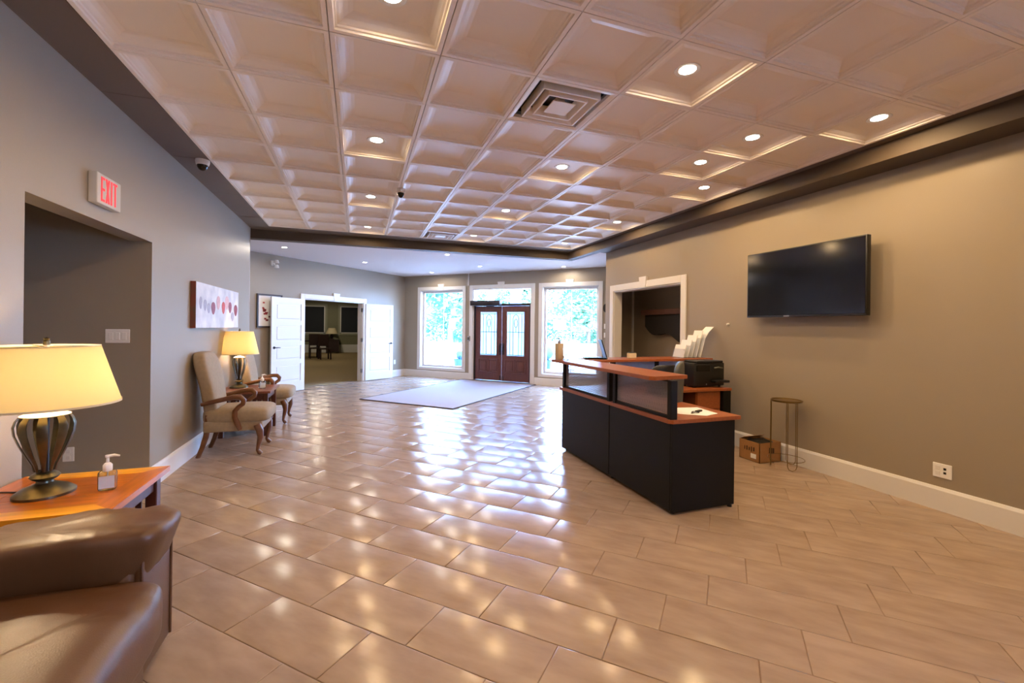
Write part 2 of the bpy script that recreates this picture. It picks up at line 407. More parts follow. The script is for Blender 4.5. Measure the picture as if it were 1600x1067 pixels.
def window(name, s0, s1, z0, z1, label, rows):
    t = thing(name, label, 'window', (*K, 0), AF, kind='structure')
    casing(t, s0, s1, z1, .10, 0, -.022, z0=z0, sill=True)
    # reveal box + sash frame
    m = MB(); d = .15; e = .012
    m.box(s0, s0 + e, 0, d, z0, z1).box(s1 - e, s1, 0, d, z0, z1).box(s0, s1, 0, d, z0, z0 + e).box(s0, s1, 0, d, z1 - e, z1)
    m.build('reveal', WHITE, t)
    fw = .07; m = MB()
    m.box(s0 + e, s0 + fw, .09, .15, z0 + e, z1 - e, bev=.004).box(s1 - fw, s1 - e, .09, .15, z0 + e, z1 - e, bev=.004)
    m.box(s0 + fw, s1 - fw, .09, .15, z0 + e, z0 + fw, bev=.004).box(s0 + fw, s1 - fw, .09, .15, z1 - fw, z1 - e, bev=.004)
    m.build('sash_frame', WHITE, t)
    B(s0 + fw, s1 - fw, .118, .122, z0 + fw, z1 - fw).build('pane', GLASS, t)
    c = (s0 + s1) / 2
    B(c - .007, c + .007, .112, .128, z0 + fw, z1 - fw).build('muntin', WHITE, t)
    for z in rows: B(s0 + fw, s1 - fw, .113, .127, z - .006, z + .006).build('muntin', WHITE, t)
    return t
w1 = window('window_1', .58, 2.00, .28, 2.47, 'tall white-cased window nearest the angled wall of double doors', [1.0, 1.75])
w2 = window('window_2', 4.36, 5.79, .28, 2.47, 'tall white-cased window behind the reception counter', [1.86, 1.36])
# window on the television wall, past the camera
t = thing('window_5', 'white-cased side window in the television wall beyond the frame', 'window', (XR, 0, 0), PI / 2, kind='structure')
casing(t, -2.9, -1.7, 2.3, .10, 0, .022, z0=.9, sill=True, key=False)
MB().box(-2.9, -2.84, -.14, -.08, .9, 2.3).box(-1.76, -1.7, -.14, -.08, .9, 2.3).box(-2.84, -1.76, -.14, -.08, .9, .96).box(-2.84, -1.76, -.14, -.08, 2.24, 2.3).build('sash_frame', WHITE, t)
B(-2.84, -1.76, -.112, -.108, .96, 2.24).build('pane', GLASS, t)
# notices taped to the glass
for s, z, a, b, lab in ((1.60, 1.56, .20, .26, 'white notice sheet taped to the window beside the angled wall, lower of two'), (1.62, 1.86, .16, .14, 'small white notice taped above a larger sheet on the window'), (4.78, 1.52, .34, .26, 'white notice taped inside the window behind the reception counter')):
    o = B(-a / 2, a / 2, -.001, .001, -b / 2, b / 2).build('notice_sheet', NOTICE); o.location = fpos(s, .112, z); o.rotation_euler = (0, 0, AF)
    tag(o, lab, 'paper')

# front entrance doors
d1 = thing('door_1', 'mahogany double entrance doors with leaded glass under a transom', 'door', (*K, 0), AF, kind='structure')
casing(d1, 2.33, 4.05, 2.47, .105, 0, -.022)
MB().box(2.33, 2.35, 0, .15, 0, 2.47).box(4.03, 4.05, 0, .15, 0, 2.47).box(2.35, 4.03, 0, .15, 2.45, 2.47).build('reveal', WHITE, d1)
MB().box(2.35, 4.03, .03, .14, 2.01, 2.07).box(2.35, 2.39, .03, .14, 0, 2.01).box(3.99, 4.03, .03, .14, 0, 2.01).build('door_frame', DOORD, d1)
B(2.35, 4.03, .08, .085, 2.07, 2.45).build('transom_pane', GLASS, d1)
B(2.35, 4.03, .01, .15, .0, .025).build('threshold', STEEL, d1)
def entry_leaf(a, b, hside):
    lf = MB(); gz0, gz1 = .70, 1.855; st = .145; z0, z1 = .03, 2.005; y0, y1 = .055, .10
    ga, gb = a + st, b - st
    lf.box(a, ga, y0, y1, z0, z1).box(gb, b, y0, y1, z0, z1).box(ga, gb, y0, y1, gz1, z1).box(ga, gb, y0, y1, z0, gz0)
    o = lf.build('door_leaf', DOORW, d1)
    B(ga + .005, gb - .005, .072, .078, gz0, gz1).build('leaded_pane', FROST, o)
    fm = MB(); e = .03
    fm.box(ga - e, ga + .004, y0 - .012, y0 + .002, gz0 - e, gz1 + e, bev=.005).box(gb - .004, gb + e, y0 - .012, y0 + .002, gz0 - e, gz1 + e, bev=.005)
    fm.box(ga, gb, y0 - .012, y0 + .002, gz0 - e, gz0 + .004, bev=.005).box(ga, gb, y0 - .012, y0 + .002, gz1 - .004, gz1 + e, bev=.005)
    fm.build('glass_moulding', DOORW, o)
    lc = MB(); g = gb - ga; c = (ga + gb) / 2; r = .0075
    for f in (.16, .34, .66, .84): lc.tube([(ga + g * f, .070, gz0 + .02), (ga + g * f, .070, gz1 - .05 - (.12 if .2 < f < .8 else 0))], r, 6)
    for f, q in ((.34, 1), (.66, -1)): lc.tube([(ga + g * f, .070, gz1 - .17), (ga + g * (f + .04 * q), .07, gz1 - .11), (c, .070, gz1 - .07)], r, 6)
    for z in (gz1 - .05, gz0 + .62, gz0 + .02): lc.tube([(ga + .005, .070, z), (gb - .005, .070, z)], r, 6)
    lc.tube([(c + .05 * math.cos(k * PI / 6), .070, gz1 - .30 + .11 * math.sin(k * PI / 6)) for k in range(12)], r, 6, closed=True)
    lc.tube([(c, .070, gz0 + .62), (c, .070, gz1 - .41)], r, 6)
    lc.build('lead_came', DOORD, o)
    for pa, pb in ((a + .12, (a + b) / 2 - .035), ((a + b) / 2 + .035, b - .12)):
        pm = MB(); zz = (.27, .58); ee = .028
        pm.box(pa - ee, pa, y0 - .022, y0 + .002, zz[0] - ee, zz[1] + ee, bev=.004).box(pb, pb + ee, y0 - .022, y0 + .002, zz[0] - ee, zz[1] + ee, bev=.004)
        pm.box(pa, pb, y0 - .022, y0 + .002, zz[0] - ee, zz[0], bev=.004).box(pa, pb, y0 - .022, y0 + .002, zz[1], zz[1] + ee, bev=.004)
        pm.box(pa + .03, pb - .03, y0 - .018, y0 + .002, zz[0] + .03, zz[1] - .03, bev=.008)
        pm.build('raised_panel', DOORW, o)
    h = hside
    hd = MB().box(h - .028, h + .028, y0 - .012, y0 + .001, .72, 1.02, bev=.005).tube([(h, y0 - .01, .99), (h, y0 - .055, .97), (h, y0 - .055, .78), (h, y0 - .01, .76)], .011, 8)
    hd.build('door_handle', DOORD, o)
    bz = MB().box(h - .014, h + .014, y0 - .016, y0 + .001, .035, .17, bev=.004).cyl((h, y0 - .016, .10), (h, y0 - .03, .10), .008)
    bz.build('floor_bolt', DOORD, o)
entry_leaf(2.395, 3.185, 3.145)
entry_leaf(3.195, 3.985, 3.24)
op = thing('door_operator', 'dark automatic opener box over the entrance door', 'door opener', fpos(2.31, -.002, 2.02), AF)
MB().box(0, .90, -.13, .0, 0, .13, bev=.008, seg=2).build('housing', DOORD, op, 35)
MB().tube([(.70, -.07, 0), (.70, -.07, -.02), (.45, -.02, -.025)], .011, 8).build('arm', DOORD, op)
MB().lathe([(0, -.012), (.022, -.010), (.024, .001), (0, .001)], 14, c=(.80, -.06, 0)).build('sensor_eye', STEEL, op, 40)

# angled wall double doors
d2 = thing('door_2', 'white panelled double doors standing open to the dim hall', 'door', (*K, 0), AS, kind='structure')
casing(d2, 1.66, 3.45, 2.04, .105, 0, .022)
MB().box(1.66, 1.68, -.16, 0, 0, 2.04).box(3.43, 3.45, -.16, 0, 0, 2.04).box(1.68, 3.43, -.16, 0, 2.02, 2.04).build('jamb', WHITE, d2)
hg = MB()
for z in (.22, 1.02, 1.80): MB().box(1.679, 1.684, -.05, -.004, z, z + .10).cyl((1.676, .01, z), (1.676, .01, z + .10), .009, n=10).build('hinge', STEEL, d2)
def white_leaf(hx, hy, fx, fy, handle_side):
    e = bpy.data.objects.new('door_leaf', None)
    L_ = math.hypot(fx - hx, fy - hy)
    ang = math.atan2(fy - hy, fx - hx)
    lw = MB(); th = .02; st = .105; z0, z1 = .012, 2.02
    ph = [(.23, .60), (.70, 1.00), (1.10, 1.44), (1.54, 1.90)]
    lw.box(0, st, -th, th, z0, z1).box(L_ - st, L_, -th, th, z0, z1)
    zz = [z0] + [q for p in ph for q in p] + [z1]
    for a, b in zip(zz[::2], zz[1::2]): lw.box(st, L_ - st, -th, th, a, b)
    o = lw.build('door_leaf', WHITE, None); o.location = (hx, hy, 0); o.rotation_euler = (0, 0, ang)
    for a, b in ph:
        MB().box(st, L_ - st, -.009, .009, a, b).box(st + .035, L_ - st - .035, -.015, .015, a + .035, b - .035, bev=.006).build('door_panel', WHITE, o)
    for sy in (-1, 1):
        x = L_ - .065
        MB().cyl((x, sy * th, .97), (x, sy * (th + .008), .97), .028, n=18).cyl((x, sy * th, .97), (x, sy * (th + .05), .97), .010, n=10).tube([(x + .008, sy * (th + .05), .97), (x - .05, sy * (th + .052), .972), (x - .115, sy * (th + .048), .968)], [.010, .009, .007], 8).build('lever_handle', DOORD, o, 40)
    return o
inv_s = (Matrix.Translation((*K, 0)) @ Matrix.Rotation(AS, 4, 'Z')).inverted()
for hx, hy, fx, fy in ((.19, 12.148, .914, 12.648), (-1.13, 10.825, -1.678, 10.136)):
    o = white_leaf(hx, hy, fx, fy, 0)
    Mw = Matrix.Translation(o.location) @ Matrix.Rotation(o.rotation_euler.z, 4, 'Z')
    o.parent = d2
    m2 = inv_s @ Mw; o.location = m2.translation; o.rotation_euler = (0, 0, m2.to_euler().z)

# cased opening to coat room
tr = thing('trim_4', 'white casing with keystone around the coat room opening', 'casing', (XR, 0, 0), PI / 2, kind='structure')
casing(tr, 5.31, 7.13, 2.14, .11, 0, .022)
MB().box(5.31, 5.33, -.16, 0, 0, 2.14).box(7.11, 7.13, -.16, 0, 0, 2.14).box(5.33, 7.11, -.16, 0, 2.12, 2.14).build('jamb', WHITE, tr)
struct('trim_5', MB().box(5.47, 5.50, 7.93, 7.97, 0, 2.6), WHITE, 'thin white corner trim inside the coat room', 'trim')
struct('trim_6', MB().box(XL - .02, XL + .004, YF - .004, YF + .006, 0, ZC), WHITE, 'thin pale corner bead ending the exit sign wall', 'trim')

# ------------------------------------------------------------------ hall beyond the double doors
struct('floor_hall', MB().prism([(-14, 8.4), (-3.95, 8.4), (1.02, 13.14), (1.02, 25.3), (-14, 25.3)], -.2, -.001), CARPET, 'tan carpet of the hall beyond the double doors', 'floor')
struct('wall_hall', MB().box(-14, 1.2, 25.2, 25.4, 0, 3.2).box(1.0, 1.2, 13.3, 25.3, 0, 3.2).box(-14.2, -14, 8, 25.3, 0, 3.2).box(-14, -4.2, 8.0, 8.14, 0, 3.2), HALLP, 'olive walls of the hall beyond the double doors', 'wall')
struct('ceiling_hall', MB().prism([(-14, 8.1), (-4.1, 8.1), (1.1, 13.2), (1.1, 25.3), (-14, 25.3)], 3.0, 3.2), FOYC, 'plain ceiling of the hall beyond the double doors', 'ceiling')
struct('baseboard_hall', MB().box(-14, 1.0, 25.17, 25.2, 0, .42), WHITE, 'white baseboard along the far wall of the hall', 'baseboard')
for nm, a, b, lab in (('window_3', -2.91, -1.63, 'hall window with a dark blind behind the chairs'), ('window_4', -.89, .03, 'hall window with a dark blind behind the distant lamp')):
    t = thing(nm, lab, 'window', (0, 25.2, 0), 0, kind='structure')
    z0, z1 = 1.02, 2.46; m = MB()
    m.box(a - .10, a, -.03, 0, z0 - .1, z1 + .1).box(b, b + .10, -.03, 0, z0 - .1, z1 + .1).box(a, b, -.03, 0, z1, z1 + .1).box(a, b, -.03, 0, z0 - .1, z0)
    m.build('casing', mat('hall_casing_' + nm, L(150, 150, 128), .5), t)
    m = MB(); m.box(a, a + .05, -.045, -.01, z0, z1).box(b - .05, b, -.045, -.01, z0, z1).box(a, b, -.045, -.01, z1 - .05, z1).box(a, b, -.045, -.01, z0, z0 + .05)
    m.build('sash_frame', WHITE, t)
    B(a + .05, b - .05, -.03, -.02, z0 + .05, z1 - .05).build('blind', BLINDM, t)
def hall_chair(loc, rz, label):
    t = thing('wooden_chair', label, 'chair', loc, rz, 'dark wooden chairs in the hall')
    MB().box(-.23, .23, -.22, .22, .42, .47, bev=.01).build('seat', DARKR, t)
    MB().box(-.22, .22, .19, .23, .55, 1.05, bev=.01).build('backrest', DARKR, t)
    for x, y, h in ((-.2, -.19, .43), (.2, -.19, .43), (-.2, .2, .6), (.2, .2, .6)): MB().box(x - .025, x + .025, y - .025, y + .025, 0, h).build('leg', DARKR, t)
    return t
hall_chair((-1.32, 20.3, 0), .3, 'dark wooden chair in the hall beside the distant lamp table')
hall_chair((-1.75, 20.9, 0), .2, 'second dark wooden chair in the hall, partly behind the open door')
t = thing('dining_table', 'dark wooden table in the hall behind the wooden chairs', 'table', (-2.2, 21.9, 0))
B(-.6, .6, -.45, .45, .71, .76, bev=.01).build('tabletop', DARKR, t)
for x in (-.5, .5):
    for y in (-.36, .36): B(x - .04, x + .04, y - .04, y + .04, 0, .71).build('leg', DARKR, t)
t = thing('side_table', 'dark lamp table against the far hall wall', 'table', (-1.22, 24.7, 0))
B(-.34, .34, -.25, .25, .66, .70, bev=.008).build('tabletop', DARKR, t)
B(-.31, .31, -.22, .22, .08, .66).build('cabinet', DARKR, t)
for x in (-.28, .28):
    for y in (-.19, .19): B(x - .025, x + .025, y - .025, y + .025, 0, .08).build('leg', DARKR, t)
t = thing('table_lamp', 'unlit lamp with cream shade on the hall lamp table', 'lamp', (-1.27, 24.7, .70))
MB().lathe([(0, 0), (.12, 0), (.12, .03), (.05, .06), (.09, .16), (.05, .26), (.02, .33), (0, .33)], 18).build('base', DARKR, t, 40)
MB().lathe([(.30, .30), (.17, .60)], 24).build('lamp_shade', SHADEB, t, 40)

# ------------------------------------------------------------------ downlights and vents
RING = MB().lathe([(.050, .0), (.078, -.004), (.082, .0), (.082, .004), (.050, .004)], 28).mesh('trim_ring', WHITE, 40)
LENS = MB().lathe([(0, -.003), (.052, -.001), (.052, .002), (0, .002)], 24).mesh('lens', GLOW, 40)
RINGS = MB().lathe([(.040, .0), (.062, -.004), (.066, .0), (.066, .004), (.040, .004)], 24).mesh('trim_ring', WHITE, 40)
LENSS = MB().lathe([(0, -.003), (.042, -.001), (.042, .002), (0, .002)], 24).mesh('lens', GLOW, 40)
def downlight(x, y, z, label, group, power, col, small=False, ang=180):
    t = thing('downlight', label, 'light', (x, y, z), 0, group)
    inst('trim_ring', RINGS if small else RING, t); inst('lens', LENSS if small else LENS, t)
    light('lamp', 'SPOT', (0, 0, -.012), power, col, t, .045, math.radians(ang), .45)
ROWN = {8: 'first', 5: 'second', 2: 'third', -1: 'fourth', -4: 'fifth', -7: 'sixth', -10: 'seventh'}
COLN = {1: 'nearest the exit sign wall', 4: 'in the middle lane', 7: 'nearest the television wall'}
for i in (1, 4, 7):
    for r in (8, 5, 2, -1, -4, -7):
        downlight(gx(i + .5), gy(r + .5), ZC + .060, 'lit coffer downlight %s, %s from the dark beam' % (COLN[i], ROWN[r]), 'coffer downlights', SPOT_W, SPOT_C)
for r, nme in ((1, 'the one closer to the dark beam'), (0, 'the one farther from the dark beam')):
    downlight(gx(6.5), gy(r + .5), ZC + .060, 'lit extra coffer downlight over the desk, %s' % nme, 'coffer downlights', SPOT_W, SPOT_C)
for x, y, lab in ((-1.32, 9.24, 'over the white door nearest the exit sign wall'), (.135, 10.69, 'in front of the hall doorway'), (1.87, 11.97, 'above the window nearest the hall doors'), (2.74, 10.2, 'in front of the entrance doors'), (4.58, 9.45, 'above the window behind the counter'), (1.69, 8.85, 'just beyond the middle of the beam')):
    downlight(x, y, 2.90, 'small lit downlight in the foyer ceiling ' + lab, 'foyer downlights', FOYER_W, FOYER_C, True)
for x, y, lab in ((-1.6, 14.5, 'nearest its double doors'), (-1.6, 18.5, 'over the middle carpet'), (-1.6, 22.8, 'nearest the blinds')):
    downlight(x, y, 3.0, 'added unseen downlight in the hall ceiling ' + lab, 'added hall fill downlights', 120, (1, .86, .62), True)  # unseen downlights, added to brighten the dim hall
for (i, r), lab in zip(VENTS, ('square louvred ceiling vent among the nearer coffers', 'square louvred ceiling vent in the coffers next to the beam')):
    t = thing('ceiling_vent', lab, 'vent', (gx(i + .5), gy(r + .5), ZC), 0, 'ceiling vents')
    def ring(a, b, z0, z1, z2):
        m = bmesh.new(); R_ = []
        for h, z in ((a, z1 + .01), (a, z0), (a - .012, z0), (b, z1), (b, z2)): R_.append([m.verts.new((sx * h, sy * h, z)) for sx, sy in ((-1, -1), (1, -1), (1, 1), (-1, 1))])
        for A, B_ in zip(R_, R_[1:]):
            for k in range(4): m.faces.new((A[k], B_[k], B_[(k + 1) % 4], A[(k + 1) % 4]))
        x = MB(); x._add(m); return x
    ring(.302, .262, .0, .006, .03).build('frame', CEILW, t)
    ring(.215, .165, -.012, .045, .05).build('louver', CEILW, t)
    ring(.150, .105, -.012, .045, .05).build('louver', CEILW, t)
    MB().box(-.088, .088, -.088, .088, -.012, -.004, bev=.003).box(-.03, .03, -.03, .03, -.004, .06).build('center_plate', CEILW, t)
    B(-.27, .27, -.27, .27, .06, .075).build('backing', BLACK, t)

# domes
def dome(loc, label, r=.055):
    t = thing('dome_camera', label, 'camera', loc)
    MB().lathe([(0, 0), (r * 1.1, 0), (r * 1.1, -.02), (r, -.045), (r * .86, -.05)], 24).build('housing', PLATE, t, 40)
    MB().lathe([(r * .86, -.045), (r * .8, -.07), (r * .55, -.092), (r * .25, -.102), (0, -.104)], 24).build('lens_dome', SCREEN, t, 60)
dome((-1.45, 5.07, ZC), 'white security dome camera on the brown border above the exit sign wall')
dome((gx(2.02), gy(4.40), ZC), 'small dome detector hanging between coffers near the ceiling centre', .045)
t = thing('emergency_light', 'white twin-head emergency light high on the angled wall', 'light', spos(4.24, 0, 2.72), AS)
MB().box(-.045, .045, 0, .05, -.05, .05, bev=.008).build('base', PLATE, t)
for z, a in ((.045, .5), (-.055, -.3)):
    MB().cyl((0, .05, z * .4), (0, .10, z), .012, n=10).lathe([(0, .02), (.03, .02), (.045, -.03), (.045, -.045), (0, -.04)], 18, c=(-.02, .12, z)).build('lamp_head', PLATE, t, 40)

# ------------------------------------------------------------------ exit sign wall furniture
t = thing('exit_sign', 'lit white EXIT sign with red letters above the corridor opening', 'sign', (XL, 3.675, 2.25), PI / 2)
B(0, .31, -.052, -.001, 0, .205, bev=.006, seg=2).build('housing', EXITW, t)
def letters():
    m = MB(); x = .045; h0, h1 = .020, .184; y0, y1 = -.0545, -.0515; b = .016
    H = h1 - h0
    m.box(x, x + b, y0, y1, h0, h1)
    for z in (h0, (h0 + h1 - b) / 2, h1 - b): m.box(x + b, x + .046, y0, y1, z, z + b)
    x = .103
    for q in (1, -1):
        a = [(x, h0), (x + b * 1.15, h0), (x + .052, h1), (x + .052 - b * 1.15, h1)]
        if q < 0: a = [(2 * x + .052 - p, z) for p, z in a]
        m.prism(a, y0 + (.0002 if q > 0 else 0), y1, 'y')
    m.box(.170, .170 + b, y0, y1, h0, h1)
    m.box(.200, .252, y0, y1, h1 - b, h1); m.box(.226 - b / 2, .226 + b / 2, y0, y1, h0, h1 - b)
    return m
letters().build('exit_letters', REDE, t)

# painting
t = thing('painting', 'wide pale canvas painting with a row of red pods over the armchairs', 'painting', (XL, 5.585, 1.40), PI / 2)
W_, H_ = 1.77, .505
B(0, W_, -.052, -.002, 0, H_).build('canvas', mat('canvas_edge', L(112, 84, 66), .8, var=.3, vscale=7, col2=L(126, 50, 40)), t)
B(.001, W_ - .001, -.0535, -.0515, .001, H_ - .001).build('painted_face', CANVAS, t)
def pod(x, z, a, b, m, nm='painted_pod', lab=None):
    pts = [(x + a * math.sin(k * 2 * PI / 18) * (1 - .25 * math.cos(k * 2 * PI / 18 + PI)), z + b * math.cos(k * 2 * PI / 18)) for k in range(18)]
    MB().prism(pts, -.0555, -.053, 'y').build(nm, m, t)
PR = mat('pod_red', L(178, 58, 52), .6, var=.25, vscale=20); PD = mat('pod_maroon', L(130, 50, 66), .6, var=.3, vscale=20); PP = mat('pod_pink', L(205, 168, 176), .6, var=.1, vscale=20); PG = mat('pod_grey', L(158, 158, 180), .6, var=.15, vscale=20)
pod(.60, .235, .075, .075, PD); pod(1.02, .255, .07, .078, PR); pod(1.33, .27, .075, .075, PD); pod(1.62, .24, .085, .08, PD)
pod(.80, .31, .07, .085, PP); pod(1.18, .325, .085, .09, PP); pod(1.46, .15, .065, .062, PG); pod(.15, .28, .045, .07, PG); pod(.30, .26, .05, .065, PG); pod(.43, .23, .05, .06, PG)
t = thing('framed_picture', 'dark framed picture with white mat partly behind the open white door', 'picture', spos(4.57, 0, 1.385), AS)
m = MB(); fw, fh = .56, .685
m.box(-fw, 0, .002, .03, 0, .03).box(-fw, 0, .002, .03, fh - .03, fh).box(-.03, 0, .002, .03, .03, fh - .03).box(-fw, -fw + .03, .002, .03, .03, fh - .03); m.build('frame', DARKR, t)
B(-fw + .03, -.03, .004, .012, .03, fh - .03).build('mat_board', PAPER, t)
m = MB()
for k in range(26):
    a, z = random.uniform(-.43, -.14), random.uniform(.15, .55); m.box(a - random.uniform(.01, .05), a + random.uniform(.01, .04), .012, .0135 + k * 1e-4, z - random.uniform(.005, .03), z + random.uniform(.005, .03))
m.build('print', mat('print_ink', L(60, 46, 48), .7, var=.6, vscale=9, col2=L(190, 60, 80)), t)['kind'] = 'stuff'

def wall_plate(name, label, cat, loc, rz, wd, ht, toggles=0, ports=None):
    t = thing(name, label, cat, loc, rz)
    B(-wd / 2, wd / 2, -.007, .0, -ht / 2, ht / 2, bev=.003).build('plate', PLATE, t)
    for k in range(toggles):
        x = (k - (toggles - 1) / 2) * .046
        MB().box(x - .016, x + .016, -.011, -.006, -.032, .032, bev=.002).build('rocker', PLATE, t)
    if ports:
        for x, z, a, mm in ports: B(x - a, x + a, -.009, -.006, z - a, z + a, bev=.001).build('socket', mm, t)
    return t
wall_plate('light_switch', 'white triple rocker switch plate on the corridor wall', 'switch', (-1.927, 4.65, 1.335), 0, .17, .118, 3)
wall_plate('wall_outlet', 'white outlet plate low on the corridor wall behind the lamp', 'outlet', (-2.246, 4.65, .355), 0, .076, .118, 0, [(0, .025, .014, WHITE), (0, -.025, .014, WHITE)])
wall_plate('wall_outlet', 'white double outlet plate with two black sockets under the television', 'outlet', (XR, 2.222, .325), -PI / 2, .125, .115, 0, [(-.03, .022, .016, WHITE), (-.03, -.022, .016, WHITE), (.018, .018, .009, BLACK), (.018, -.014, .009, BLACK)])
wall_plate('light_switch', 'white switch plate between the counter window and coat room, upper one', 'switch', fpos(5.96, 0, 1.50), AF, .075, .118, 1)
wall_plate('light_switch', 'white switch plate between the counter window and coat room, lower one', 'switch', fpos(5.96, 0, 1.29), AF, .075, .118, 1)
o = MB().lathe([(0, -.02), (.06, -.018), (.065, 0), (0, 0)], 20).build('thermostat', BLACK, None, 40); o.location = fpos(5.96, -.001, 1.93); o.rotation_euler = (-PI / 2, 0, AF); o.scale = (1, 1.6, 1)
tag(o, 'black wall device above the switches beside the counter window', 'thermostat')
wall_plate('wall_outlet', 'white outlet plate beside the far open white door', 'outlet', spos(.42, 0, .42), AS + PI, .076, .118, 0, [(0, .025, .014, WHITE), (0, -.025, .014, WHITE)])
o = MB().lathe([(0, -.03), (.012, -.028), (.016, 0), (0, 0)], 16).build('wall_sensor', PLATE, None, 40); o.location = (XR, 4.43, 1.523); o.rotation_euler = (0, PI / 2, 0)
tag(o, 'tiny white round button on the wall above the brochures', 'sensor')
t = thing('push_button', 'grey door opener push plate beside the entrance casing', 'push button', fpos(2.225, -.024, 1.12), AF)
MB().box(-.04, .04, -.03, 0, -.06, .08, bev=.006).build('plate', STEEL, t)
MB().box(-.025, .025, -.038, -.028, -.03, .045, bev=.006).build('button', GREYP, t)
o = B(-.012, .012, -.024, -.001, 0, .33, bev=.003).build('cable_cover', PLATE); o.location = fpos(2.19, 0, 2.572); o.rotation_euler = (0, 0, AF); tag(o, 'thin white cable cover rising from entrance casing to ceiling', 'cable')

# television
t = thing('television', 'black flat television mounted on the long taupe wall', 'television', (4.36, 2.70, 1.597), PI / 2)
TW_, TH_ = 1.295, .735
B(0, TW_, -.028, .028, 0, TH_, bev=.006, seg=2).build('case', BLACK, t, 35)
B(.012, TW_ - .012, .0272, .0295, .02, TH_ - .012).build('screen', SCREEN, t)
MB().box(.006, TW_ - .006, .0282, .0305, .006, .014).build('lower_trim', mat('tv_trim', L(60, 62, 68), .3, metal=.6), t)
B(TW_ * .61 - .035, TW_ * .61 + .03, .0295, .0312, .004, .016).build('brand_mark', STEEL, t)
B(.3, 1.0, -.139, -.028, .2, .55).build('wall_mount', BLACK, t)

# ------------------------------------------------------------------ mission end tables
def end_table(name, label, loc, lx, ly, h, wood_top, wood_edge, slats):
    t = thing(name, label, 'table', loc, 0)
    th = .03; bw = .10
    # planked top with mitred border boards
    x0, x1, y0, y1 = -lx / 2, lx / 2, -ly / 2, ly / 2
    for poly in ([(x0, y0), (x1, y0), (x1 - bw, y0 + bw), (x0 + bw, y0 + bw)], [(x0, y1), (x0 + bw, y1 - bw), (x1 - bw, y1 - bw), (x1, y1)]):
        MB().prism(poly, h - th, h).build('border_plank', wood_edge, t)
    for poly in ([(x0, y0), (x0 + bw, y0 + bw), (x0 + bw, y1 - bw), (x0, y1)], [(x1, y0), (x1, y1), (x1 - bw, y1 - bw), (x1 - bw, y0 + bw)]):
        o = MB().prism([(p[1], -p[0]) for p in poly], h - th, h).build('border_plank', wood_edge if name != 'end_table' else wood_top, t); o.rotation_euler = (0, 0, PI / 2)
    n = 3; wy = (ly - 2 * bw) / n
    for k in range(n):
        B(x0 + bw + .0012, x1 - bw - .0012, y0 + bw + k * wy + .0012, y0 + bw + (k + 1) * wy - .0012, h - th, h - .0008).build('plank', wood_top, t)
    a = .055; ix, iy = lx / 2 - .06, ly / 2 - .06
    for sx in (-1, 1):
        for sy in (-1, 1): B(sx * ix - a / 2, sx * ix + a / 2, sy * iy - a / 2, sy * iy + a / 2, 0, h - th, bev=.004).build('leg', DARKW, t)
    for sy in (-1, 1): B(-ix, ix, sy * iy - .012, sy * iy + .012, h - th - .085, h - th).build('apron', DARKW, t)
    for sx in (-1, 1): B(sx * ix - .012, sx * ix + .012, -iy, iy, h - th - .085, h - th).build('apron', DARKW, t)
    for sy in (-1, 1): B(-ix, ix, sy * iy - .012, sy * iy + .012, .10, .15).build('stretcher', DARKW, t)
    B(-ix, ix, -iy, iy, .13, .15).build('lower_shelf', DARKW, t)
    for sy in (-1, 1):
        for k in range(slats):
            x = -ix + (k + 1) * 2 * ix / (slats + 1); B(x - .014, x + .014, sy * iy - .006, sy * iy + .006, .15, h - th - .085).build('slat', DARKW, t)
    return t
end_table('end_table', 'honey oak end table with planked top beside the leather sofa', (-1.355, 2.77, 0), .65, .66, .615, OAKX, OAKO, 7)
end_table('side_table', 'reddish wooden slatted side table between the two armchairs', (-1.372, 6.775, 0), .62, .70, .585, REDW, REDW, 7)

